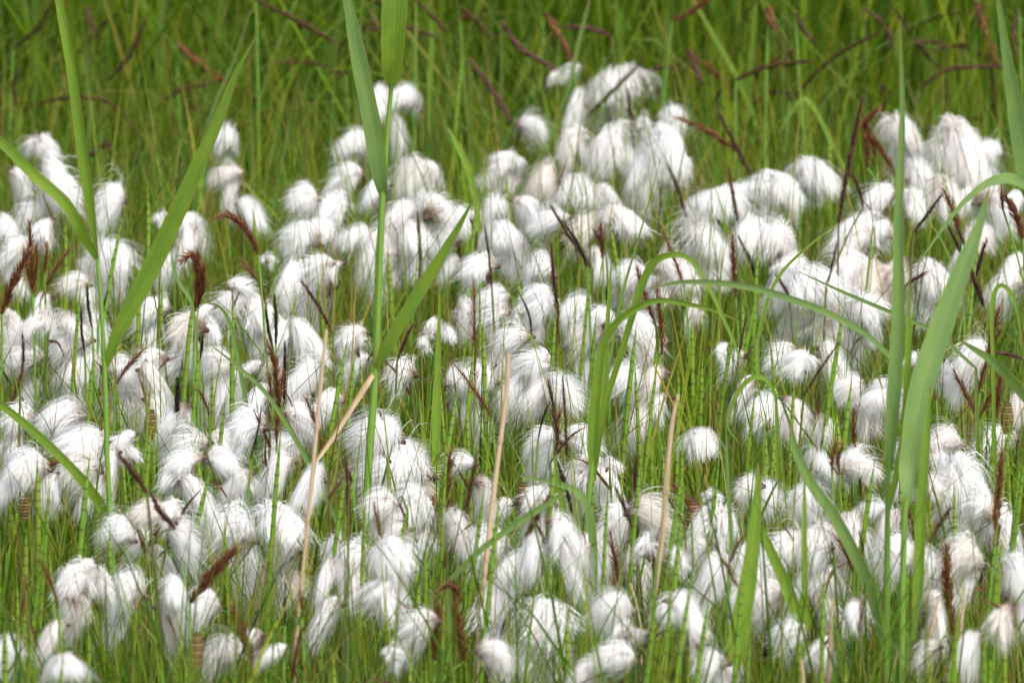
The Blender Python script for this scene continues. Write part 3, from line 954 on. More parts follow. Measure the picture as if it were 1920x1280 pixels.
SEDGE_MAT = {'rust': M_RUST, 'dark': M_DARK, 'black': M_BLACK, 'olive': M_OLIVE}
def sedge(Y, spikes, colour, look, foot=None, bend=None, seed=0, group='sedge stems with brown spikes', stem_w=0.0016):
    """spikes: list of (pixel path from base to tip, half width in pixels); the stem runs from the ground to the first spike"""
    g = random.Random(seed)
    p0 = at(*spikes[0][0][0], Y)
    nxt = at(*spikes[0][0][1], Y)
    dirv = (p0 - nxt).normalized()
    lean = max(-0.35, min(0.35, dirv.x / max(0.35, -dirv.z) if dirv.z < 0 else g.gauss(0, 0.1)))
    base = Vector((p0.x + lean * p0.z * 0.5 + g.gauss(0, 0.01), Y + g.uniform(0.0, 0.05), 0.0))
    if p0.z < 0.02: p0.z = 0.02
    root = thing('sedge', 'sedge', group, base)
    b = Buf()
    mid = base.lerp(p0, 0.6) - Vector((lean * p0.z * 0.10, 0, 0))
    tube(b, smooth([base, mid, p0], 10), np.linspace(stem_w, stem_w * 0.6, 10), 5, g.random())
    for k_, (pp, hw) in enumerate(spikes[1:]):
        q = at(*pp[0], Y)
        # lowest node of the other spikes hangs on the same stem
        a = Vector(smooth([base, mid, p0], 20)[max(0, 17 - 2 * k_)])
        tube(b, smooth([a, (a + q) / 2 + Vector((0, -0.002, 0.004)), q], 6), stem_w * 0.5, 5, g.random())
    b.build('stem', [M_STEM if colour != 'dark' else M_CSTEM], root, base)
    for k_, (pp, hw) in enumerate(spikes):
        pts = [at(x, y, Y - 0.004 * i) for i, (x, y) in enumerate(pp)]
        P = smooth(pts, 14) if len(pts) > 2 else smooth([pts[0], (pts[0] + pts[1]) / 2 + Vector((g.gauss(0, 0.0015), 0, 0)), pts[1]], 14)
        sb = Buf()
        spike(sb, P, 0.56 * hw * mpp(Y), fuzz={'rust': 1.7, 'dark': 1.1, 'black': 0.8, 'olive': 1.0}[colour], seed=seed * 7 + k_)
        sb.build('spike', [SEDGE_MAT[colour]], root, base)
    px, py = spikes[0][0][-1]
    LABELLED.append((root, px, py, look))

def f(z, *pts):
    x0, y0 = ZONES[z]
    return [(x0 + a / 2.977, y0 + b / 2.977) for a, b in pts]
SEDGES = [
 (6.70, [(f('D', (1440, 140), (1410, 60), (1340, -40), (1260, -80), (1200, -60)), 7)], 'rust', 'rust sedge with its spike curled over like a hook'),
 (6.72, [(f('D', (1085, 460), (1110, 330), (1105, 200), (1075, 140), (1015, 170)), 11), (f('D', (1110, 420), (1135, 300), (1140, 200)), 6)], 'rust', 'rust sedge with a shaggy nodding head'),
 (6.9, [(f('D', (185, 370), (175, 150), (165, -40)), 6), (f('D', (180, 340), (205, 200), (205, 90)), 4), (f('D', (175, 330), (150, 200), (130, 110)), 4)], 'rust', 'rust sedge with three upright spikes close together'),
 (6.85, [(f('D', (10, 470), (60, 330), (160, 120)), 10)], 'rust', 'rust sedge with one broad slanting spike'),
 (6.66, [(f('D', (1525, 680), (1500, 560), (1480, 440)), 5), (f('D', (1540, 640), (1540, 500), (1530, 370)), 6)], 'black', 'black sedge with two upright spikes'),
 (6.6, [(f('D', (1585, 980), (1590, 800), (1590, 630)), 5.5)], 'black', 'black sedge with one long narrow spike'),
 (6.6, [(f('D', (1545, 950), (1540, 780), (1495, 630)), 7), (f('D', (1550, 1100), (1560, 950), (1580, 800)), 6), (f('D', (1510, 1000), (1510, 900), (1505, 800)), 4)], 'rust', 'rust sedge with ragged tall spikes'),
 (6.62, [(f('D', (985, 1100), (990, 960), (990, 830)), 9)], 'black', 'black sedge with a thick bristly spike'),
 (6.65, [(f('D', (1115, 730), (1125, 660), (1135, 600)), 5)], 'black', 'black sedge with a short spike beneath white tufts'),
 (6.8, [(f('D', (60, 1000), (90, 900), (120, 810)), 5)], 'rust', 'rust sedge with a slim spike leaning over tufts'),
 (6.9, [(f('E', (1215, 640), (1205, 440), (1185, 260), (1170, 80)), 6)], 'dark', 'dark brown sedge with a long upright notched spike'),
 (7.2, [(f('B', (1400, 1500), (1280, 1330), (1170, 1150)), 5)], 'dark', 'dark sedge with a slanting spike pointing upwards'),
 (8.2, [(f('B', (1635, 830), (1620, 700), (1600, 500)), 6)], 'dark', 'purple brown sedge standing before the biggest far tufts'),
 (7.6, [(f('C', (30, 1240), (-30, 1050), (-85, 920)), 5)], 'dark', 'dark sedge with slim spike leaning over far tufts'),
 (7.5, [(f('C', (310, 1250), (280, 1080), (255, 940)), 5)], 'dark', 'slim purple sedge spike rising between far tufts'),
 (7.1, [(f('F', (295, 380), (285, 200), (280, 30)), 6)], 'rust', 'rust sedge with a knobbly spike over a broad tuft'),
 (7.3, [(f('C', (870, 1250), (920, 950), (1000, 560)), 7), (f('C', (1010, 1160), (970, 1020), (920, 960)), 5)], 'dark', 'tall purple black sedge above the tufts'),
 (7.6, [(f('C', (1080, 870), (1040, 740), (1020, 690), (1090, 610)), 8), (f('C', (1030, 940), (1030, 850), (1025, 760)), 5), (f('C', (1190, 980), (1120, 860), (1060, 760)), 6)], 'rust', 'rust sedge with drooping tangled spikes above the tufts'),
 (7.9, [(f('C', (310, 850), (200, 770), (80, 700), (-30, 660)), 6)], 'rust', 'rust sedge with a long spike lying nearly flat'),
 (7.9, [(f('C', (390, 1000), (300, 820), (195, 620)), 6)], 'dark', 'dark sedge with a slanting spike crossing another'),
 (7.0, [(f('C', (1290, 1300), (1370, 1190), (1445, 1090)), 5)], 'dark', 'black sedge with a straight spike slanting upward'),
 (7.0, [(f('C', (1550, 1320), (1510, 1180), (1455, 1060)), 6)], 'rust', 'brown sedge spike with a sharp tip by curved reed leaf'),
 (6.8, [(f('F', (1640, 260), (1665, 160), (1695, 60)), 6), (f('F', (1680, 430), (1650, 340), (1610, 230)), 8)], 'dark', 'dark sedge with two spikes beside the broad reed leaf'),
 (6.5, [(f('C', (1900, 1330), (1860, 1200), (1800, 1090)), 9), (f('C', (1790, 1180), (1785, 1140), (1780, 1060)), 4)], 'rust', 'rust sedge with a thick shaggy spike near the bent leaf'),
 (6.35, [(f('H', (575, 640), (580, 400), (590, 180), (610, -10)), 9)], 'rust', 'tall rust sedge with a long ragged spike'),
 (6.3, [(f('H', (530, 560), (525, 420), (510, 250)), 8)], 'rust', 'rust sedge beside the tall ragged spike'),
 (6.0, [(f('H', (40, 500), (40, 250), (20, -20)), 6)], 'dark', 'purple black sedge with a long straight spike'),
 (6.05, [(f('H', (670, 600), (690, 350), (755, 20)), 6)], 'dark', 'blue black sedge with a slanting long spike'),
 (5.75, [(f('G', (1060, 830), (1130, 740), (1230, 620), (1320, 530)), 14)], 'rust', 'blurred rust sedge with a broad blade-like spike'),
 (5.75, [(f('G', (1420, 1180), (1370, 1040), (1300, 850)), 10)], 'rust', 'blurred rust sedge leaning over low tufts'),
 (6.0, [(f('H', (970, 620), (1040, 450), (1160, 230)), 8)], 'dark', 'blurred brown sedge leaning over a swept tuft'),
 (5.9, [(f('I', (1500, 980), (1480, 760), (1470, 520)), 12), (f('I', (1500, 1280), (1500, 1100), (1500, 900)), 9)], 'rust', 'rust sedge with a thick blurred spike near the reed stem'),
 (6.15, [(f('I', (1750, 520), (1760, 250), (1785, 0)), 8)], 'rust', 'rust sedge with a tall slim spike over tufts'),
 (6.1, [(f('I', (1340, 600), (1400, 450), (1500, 300)), 7)], 'dark', 'reddish dark sedge slanting beside the broad reed leaf'),
 (6.3, [(f('I', (1265, 490), (1265, 400), (1260, 310)), 7)], 'rust', 'rust sedge with a short spike behind the reed stem'),
 (6.6, [(f('F', (955, 1260), (955, 1150), (955, 1010)), 5)], 'rust', 'rust sedge with a fuzzy upright spike between horsetails'),
 (6.7, [(f('F', (1700, 720), (1730, 580), (1765, 440)), 6), (f('F', (1650, 920), (1690, 750), (1770, 560)), 5)], 'rust', 'rust sedge with two spikes near the edge'),
 (6.6, [(f('F', (1740, 1080), (1760, 950), (1775, 800)), 6), (f('F', (1660, 1050), (1700, 960), (1750, 880)), 5)], 'rust', 'rust sedge with a shaggy spike over low tufts'),
 (6.6, [(f('F', (1650, 1040), (1560, 880), (1515, 790)), 5)], 'rust', 'rust sedge with a curved spike beside a swept tuft'),
 (6.7, [(f('F', (1905, 730), (1830, 700), (1745, 685)), 5)], 'dark', 'dark sedge with a level spike'),
 (6.9, [(f('E', (1755, 540), (1700, 380), (1650, 210)), 5), (f('E', (1790, 700), (1785, 520), (1760, 330)), 7)], 'rust', 'red brown sedge with two spikes under the arching blade'),
 (6.5, [(f('E', (1190, 1180), (1185, 1000), (1155, 840)), 6), (f('E', (1260, 1270), (1250, 1050), (1235, 830)), 4)], 'dark', 'mottled dark sedge with two spikes over white tufts'),
 (6.7, [(f('E', (745, 880), (745, 650), (740, 290)), 3.5)], 'rust', 'red sedge with a very thin long spike'),
 (6.0, [(f('H', (1550, 760), (1530, 600), (1500, 440)), 6), (f('H', (1555, 860), (1540, 780), (1520, 700)), 5)], 'rust', 'rust sedge with a ragged spike between low tufts'),
 (6.2, [(f('H', (1640, 470), (1600, 350), (1530, 190)), 6)], 'dark', 'dark curved sedge before a swept tuft'),
 (6.4, [(f('H', (1290, 330), (1250, 180), (1200, 30)), 7)], 'black', 'black sedge with a spike toothed like a saw'),
 (5.7, [(f('G', (820, 220), (740, 100), (660, 0)), 9), (f('G', (980, 420), (900, 330), (840, 220)), 9)], 'dark', 'blurred brown sedge crossing a left tuft'),
 (6.3, [(f('G', (0, 280), (80, 200), (200, 110), (330, 40)), 9)], 'rust', 'rust sedge lying across tufts at an angle'),
 (6.4, [(f('G', (1185, 360), (1200, 260), (1215, 150)), 7)], 'black', 'short black bristly sedge beside a hanging tuft'),
 (5.8, [(f('H', (520, 1150), (530, 1000), (540, 850)), 9), (f('H', (690, 1160), (660, 1000), (640, 850)), 10), (f('H', (670, 830), (640, 760), (600, 730), (550, 760)), 8)], 'rust', 'blurred rust sedge with a curled spike low down'),
 (6.1, [(f('I', (1680, 860), (1670, 720), (1665, 600)), 8)], 'black', 'black blurred sedge in front of the low white tufts'),
 (6.3, [(f('I', (990, 400), (985, 280), (990, 140)), 8)], 'black', 'black sedge between the horsetails'),
 (5.8, [(f('I', (450, 1180), (470, 1060), (480, 930)), 9)], 'black', 'blurred blackish sedge beneath a broad blade'),
 (5.9, [(f('H', (890, 1000), (940, 890), (1000, 790)), 6)], 'dark', 'small dark sedge leaning over low tufts'),
 (7.3, [(f('E', (435, 330), (440, 150), (425, -90)), 5)], 'dark', 'purple sedge with a long spike behind the reed stem'),
 (7.1, [(f('E', (840, 330), (825, 150), (800, -20)), 3.5)], 'dark', 'thin dark sedge rising among the middle tufts'),
 (7.4, [(f('E', (750, 120), (745, 20), (720, -60)), 6)], 'dark', 'brown black sedge between round tufts'),
 (7.3, [(f('E', (1460, 170), (1455, 80), (1450, -40)), 5)], 'rust', 'brown sedge spike under the high tufts'),
 (7.0, [(f('E', (1370, 210), (1330, 100), (1250, -30)), 5)], 'black', 'black sedge with bent spike on a long stem'),
 (7.4, [(f('F', (420, 320), (380, 180), (310, 40)), 6)], 'black', 'blackish sedge leaning between the upper tufts'),
 (7.2, [(f('F', (800, 320), (830, 220), (860, 80)), 3.5)], 'dark', 'thin dark sedge beside a broad tuft'),
 (6.9, [(f('F', (1240, 320), (1290, 280), (1360, 240)), 5)], 'dark', 'dark sedge with a spike pointing sideways'),
 (7.0, [(f('F', (1560, 150), (1520, 60), (1480, -20)), 5), (f('F', (1590, 130), (1560, 60), (1540, 0)), 4)], 'dark', 'dark sedge with toothed spikes behind the broad leaf'),
]
for i, (Y, sp, colr, look) in enumerate(SEDGES):
    sedge(Y, sp, colr, look, seed=200 + i)
for i in range(46):
    x, y = random.uniform(15, 1905), random.uniform(430, 1180)
    L_ = random.uniform(45, 105); ln_ = random.gauss(0.0, 0.35)
    Y = depth_for(y + 0.3 * L_, 0.345)
    colr = ['rust', 'dark', 'rust', 'black'][i % 4]
    sedge(Y, [([(x, y), (x + ln_ * L_ * 0.5 + random.gauss(0, 3), y - L_ * 0.5), (x + ln_ * L_ * 1.2, y - L_)], random.uniform(3.0, 5.0))], colr,
          ('leaning ' if abs(ln_) > 0.3 else 'upright ') + {'rust': 'rust', 'dark': 'purplish', 'black': 'black'}[colr] + ' sedge with thin spike', seed=600 + i)
# the blurred sedges in the tall grass behind
BG_SEDGE = [
 ((480, 0), (560, 40), (630, 80)), ((690, 55), (750, 50), (820, 70)), ((40, 210), (110, 185), (200, 190), (260, 250)), ((30, 200), (25, 160), (33, 135)),
 ((330, 80), (400, 140), (470, 180)), ((860, 10), (900, 45), (920, 70)), ((940, 40), (975, 90), (1040, 130)), ((780, 0), (820, 40), (840, 60)),
 ((1290, 90), (1310, 140), (1325, 160)), ((1440, 10), (1445, 40), (1455, 55)), ((1490, 20), (1510, 60), (1530, 80)), ((1620, 15), (1660, 50), (1675, 90)),
 ((1480, 190), (1560, 110), (1650, 60)), ((1720, 170), (1780, 130), (1890, 125)), ((1830, 0), (1845, 50), (1865, 110)), ((1870, 240), (1862, 160), (1855, 90)),
 ((1650, 220), (1665, 180), (1655, 160)), ((1380, 150), (1440, 125), (1520, 115)), ((880, 110), (930, 180), (960, 230)), ((1020, 20), (1050, 70), (1070, 110)),
 ((1090, 230), (1140, 180), (1200, 120)), ((160, 300), (200, 270), (215, 290)), ((550, 220), (580, 260), (600, 275)), ((160, 10), (170, 40), (180, 60)),
 ((1260, 40), (1300, 20), (1330, -5)), ((1700, 260), (1770, 230), (1850, 220)), ((730, 130), (760, 180), (790, 210)), ((1910, 20), (1900, 60), (1905, 100)),
]
rb_ = random.Random(5)
for i in range(26):
    x, y = rb_.uniform(540, 1900) if i % 4 else rb_.uniform(20, 540), rb_.uniform(10, 230)
    L_ = rb_.uniform(70, 150); a_ = rb_.choice([-1, 1, 1]) * rb_.uniform(0.5, 1.25)
    dx_, dy_ = L_ * math.sin(a_), -L_ * math.cos(a_)
    BG_SEDGE.append(((x - dx_ / 2, y - dy_ / 2), (x + rb_.gauss(0, 5), y + rb_.gauss(0, 5)), (x + dx_ / 2, y + dy_ / 2 + rb_.uniform(0, 25))))
for i, pp in enumerate(BG_SEDGE):
    Y = random.uniform(8.35, 8.75) if i < 28 else random.uniform(8.6, 9.1)
    colr = ['olive', 'dark', 'olive', 'dark', 'rust'][i % 5]
    x0, y0 = pp[0]; x1, y1 = pp[-1]
    side = 'rising' if y1 < y0 - 25 else 'drooping' if y1 > y0 + 25 else 'level'
    sedge(Y, [(list(pp), random.uniform(6, 9))], colr, {'olive': 'olive', 'dark': 'dark', 'rust': 'rust'}[colr] + f' sedge with {side} spike in tall grass', seed=400 + i, stem_w=0.0022)

# ------------------------------------------------------------------ reeds
def px_path(pts, Y, n, dY=0.0):
    """pts: (px, py, width px[, depth offset]); gives points and widths in metres"""
    rows = []
    for i, p in enumerate(pts):
        yy = Y + (p[3] if len(p) > 3 else 0) + dY * i / max(1, len(pts) - 1)
        q = at(p[0], p[1], yy)
        rows.append((q.x, q.y, q.z, p[2] * mpp(yy)))
    S = smooth(rows, n)
    return S[:, :3], np.maximum(S[:, 3], 0.0004)

def reed(name, cat, group, look, Y, stem, leaves, lx, ly):
    P, W = px_path(stem, Y, 36)
    # run the stem down to the ground behind the tufts
    b0 = Vector(P[-1]); base = Vector((b0.x + 0.01, Y + 0.02, 0.0))
    root = thing(name, cat, group, base)
    n2 = 10
    Q = np.vstack([P, smooth([P[-1], (np.array(P[-1]) + np.array(base)) / 2, base], n2)[1:]])
    Wq = np.concatenate([W, np.full(n2 - 1, W[-1])])
    sb = Buf()
    tube(sb, Q[::-1], Wq[::-1] / 2, 10, random.random())
    sb.build('stem', [M_STEM], root, base)
    for (pts, dY, tw, tw2, fold, mt, lab, nm) in leaves:
        lp, lw = px_path(pts, Y, 44, dY)
        b = Buf()
        # a slight unevenness along the edges
        kk = np.arange(len(lw)); lw = lw * (1 + 0.03 * np.sin(kk * 0.9 + Y * 9) * np.sin(kk * 0.37))
        blade(b, lp, lw, twist=tw, twist_end=tw2, fold=fold, across=7, r=random.random())
        o = b.build(nm, [mt], root, base)
        if lab: o['label'] = lab
    LABELLED.append((root, lx, ly, look))
    return root

# points run from the base of each leaf to its tip
reed('reed', 'reed', None, 'tall reed with a stout stem, upright leaves and one dry leaf', 6.30,
     [(734, 158, 8), (727, 240, 9), (721, 320, 10), (717, 372, 12), (714, 450, 12), (708, 600, 12), (704, 700, 13), (697, 790, 15), (692, 860, 15), (688, 935, 14)],
     [([(718, 366, 11), (713, 335, 27), (703, 270, 34), (691, 200, 33), (671, 100, 29), (652, 0, 18), (638, -70, 10), (626, -140, 1)], -0.05, 0.15, -0.25, 0.30, M_REED_BLUE, None, 'leaf'),
      ([(734, 161, 10), (735, 143, 29), (736, 117, 39), (738, 67, 46), (741, 0, 47), (746, -120, 38), (756, -260, 20), (768, -360, 1)], -0.06, -0.1, 0.2, 0.30, M_REED, None, 'leaf'),
      ([(704, 698, 8), (722, 658, 22), (757, 598, 27), (808, 514, 23), (858, 430, 13), (892, 366, 1)], -0.06, 0.1, 0.5, 0.25, M_REED, None, 'leaf'),
      ([(704, 696, 7), (682, 727, 12), (641, 790, 12), (604, 846, 10), (583, 876, 3)], -0.03, 0.3, 0.9, 0.6, M_DRY, 'dry tan leaf hanging from the stem', 'leaf')], 718, 365)
reed('reed', 'reed', None, 'reed with a broad slanting leaf and an upright leaf', 6.18,
     [(182, 484, 7), (189, 560, 8), (196, 690, 9), (201, 860, 10), (207, 970, 12), (212, 1090, 12)],
     [([(183, 490, 7), (176, 430, 13), (168, 370, 20), (154, 269, 23), (135, 134, 19), (111, 0, 16), (98, -80, 8), (90, -150, 1)], -0.04, 0.5, 0.1, 0.35, M_REED, None, 'leaf'),
      ([(198, 690, 7), (218, 632, 24), (252, 565, 32), (290, 490, 34), (318, 430, 34), (346, 370, 32), (376, 302, 29), (413, 218, 22), (445, 134, 11), (480, 69, 1)], -0.08, 0.0, 0.3, 0.2, M_REED, 'broad slanting leaf', 'leaf'),
      ([(183, 490, 6), (163, 452, 19), (148, 423, 20), (118, 376, 22), (57, 322, 20), (0, 265, 18), (-70, 225, 11), (-130, 205, 1)], -0.06, 0.2, 0.1, 0.25, M_REED, None, 'leaf'),
      ([(208, 974, 5), (190, 945, 18), (160, 905, 19), (115, 857, 17), (65, 810, 16), (0, 757, 14), (-70, 712, 8), (-120, 690, 1)], -0.08, 0.15, 0.3, 0.25, M_REED, None, 'leaf')], 300, 470)
reed('reed', 'reed', None, 'blurred reed with a very broad slanting leaf and thick stem', 5.80,
     [(1703, 930, 8), (1697, 960, 11), (1693, 1080, 12), (1691, 1200, 13), (1690, 1300, 13)],
     [([(1700, 955, 6), (1706, 900, 38), (1712, 850, 47), (1727, 732, 46), (1764, 618, 45), (1804, 505, 34), (1834, 430, 21), (1856, 350, 2)], 0.05, 0.1, 0.35, 0.2, M_REED_BLUE, 'very broad slanting leaf', 'leaf'),
      ([(1712, 1200, 8), (1722, 1100, 20), (1728, 960, 22), (1738, 820, 14), (1745, 720, 2)], 0.0, 0.3, 0.3, 0.3, M_REED, None, 'leaf')], 1760, 620)
reed('reed', 'reed', None, 'narrow upright reed shoot with a long blade pointing straight up', 5.84,
     [(1666, 860, 9), (1664, 1000, 11), (1662, 1190, 14), (1661, 1300, 14)],
     [([(1666, 880, 16), (1672, 800, 25), (1680, 700, 28), (1686, 580, 25), (1685, 430, 19), (1688, 330, 14), (1692, 200, 10), (1688, 37, 1)], 0.02, 0.3, 0.2, 0.4, M_REED_BLUE, None, 'leaf'),
      ([(1664, 960, 9), (1690, 850, 16), (1700, 760, 15), (1703, 640, 12), (1705, 520, 2)], 0.02, 0.2, 0.2, 0.4, M_REED, None, 'leaf')], 1688, 240)
reed('reed', 'reed', None, 'reed with a bent over leaf at the edge of the picture', 6.05,
     [(1950, 350, 12), (1952, 600, 12), (1955, 900, 13), (1957, 1200, 13)],
     [([(1950, 372, 14), (1928, 352, 30), (1895, 338, 26), (1868, 339, 20), (1840, 352, 14), (1800, 388, 10), (1760, 440, 6), (1715, 505, 1)], -0.05, -0.6, -0.2, 0.35, M_REED_BLUE, 'leaf bent over in an arch', 'leaf'),
      ([(1945, 420, 12), (1926, 330, 36), (1911, 235, 35), (1892, 128, 22), (1872, 0, 9), (1864, -70, 1)], -0.04, 0.2, 0.1, 0.25, M_REED_BLUE, None, 'leaf'),
      ([(1990, 800, 10), (1935, 757, 18), (1890, 705, 19), (1858, 675, 17), (1797, 636, 3)], -0.1, 0.2, 0.2, 0.25, M_REED_BLUE, None, 'leaf')], 1890, 340)
reed('reed', 'reed', None, 'young reed shoot with two blades arching over at the top', 6.18,
     [(1118, 800, 9), (1112, 860, 11), (1105, 930, 14), (1100, 1010, 15)],
     [([(1112, 900, 14), (1113, 800, 22), (1120, 720, 18), (1130, 650, 15), (1150, 611, 14), (1180, 585, 13), (1230, 563, 11), (1290, 570, 9), (1340, 582, 6), (1395, 606, 1)], -0.05, 0.3, -0.6, 0.4, M_REED, None, 'leaf'),
      ([(1116, 880, 10), (1135, 760, 14), (1160, 680, 12), (1182, 605, 13), (1203, 535, 15), (1226, 492, 14), (1255, 478, 12), (1285, 481, 10), (1308, 503, 9), (1333, 545, 8), (1358, 600, 7), (1382, 655, 5), (1398, 710, 1)], -0.08, 0.3, -0.4, 0.4, M_REED, None, 'leaf')], 1225, 500)

# ------------------------------------------------------------------ dead stalks
def dead_stalk(pts, Y, look):
    pts = [(x + (random.uniform(-3, 3) if 0 < i < len(pts) - 1 else 0), y, w * random.uniform(0.72, 0.92)) for i, (x, y, w) in enumerate(pts)]
    P, W = px_path(pts, Y, 24)
    b0 = Vector(P[-1]); base = Vector((b0.x - 0.015, Y + 0.01, 0.0))
    root = thing('dead_stalk', 'dead stalk', 'dead tan reed stalks', base)
    Q = np.vstack([P, smooth([P[-1], (np.array(P[-1]) + np.array(base)) / 2, base], 8)[1:]])
    Wq = np.concatenate([W, np.full(7, W[-1])])
    b = Buf(); tube(b, Q[::-1], Wq[::-1] / 2, 8, random.random())
    st = b.build('stem', [M_TAN], root, base)
    for kf in (0.35, 0.72):       # swollen joints
        i = int(kf * (len(Q) - 1)); nb = Buf()
        dirq = norm(Q[i + 1] - Q[i - 1]) if 0 < i < len(Q) - 1 else np.array([0, 0, 1.0])
        tube(nb, [Q[i] - dirq * 0.003, Q[i] - dirq * 0.001, Q[i] + dirq * 0.001, Q[i] + dirq * 0.003], np.array([1.02, 1.22, 1.22, 1.02]) * Wq[i] / 2, 8, 0.2)
        nb.build('joint', [M_DRY], root, base)
    LABELLED.append((root, pts[0][0], pts[0][1], look))
dead_stalk([(612, 618, 7), (603, 720, 9), (592, 840, 10), (572, 1030, 10), (555, 1200, 10)], 5.90, 'pale dead stalk beside the dry hanging reed leaf')
dead_stalk([(954, 662, 9), (947, 740, 12), (936, 860, 13), (915, 1018, 14), (902, 1135, 13)], 5.95, 'pale dead stalk in front of swept tufts at the middle')
dead_stalk([(1272, 738, 6), (1262, 800, 10), (1250, 900, 13), (1238, 1018, 13), (1224, 1152, 13), (1208, 1280, 12)], 5.78, 'long pale dead stalk leaning beside the arching shoot')
dead_stalk([(1563, 1120, 8), (1559, 1180, 13), (1552, 1290, 14)], 5.75, 'whitish dead stalk low down between blades')
dead_stalk([(1760, 1120, 5), (1745, 1200, 10), (1728, 1300, 11)], 5.75, 'short tan stalk slanting near the reed stem')
dead_stalk([(1808, 1100, 6), (1800, 1180, 9), (1790, 1300, 9)], 5.75, 'short dull stalk beside the thick blurred sedge')
dead_stalk([(1502, 1235, 6), (1503, 1270, 9), (1506, 1310, 10)], 5.6, 'stub of pinkish dead stalk at the lower edge')
dead_stalk([(1180, 1090, 4), (1195, 1130, 5), (1205, 1190, 5)], 6.0, 'thin tan stalk crossing the long dead stalk')

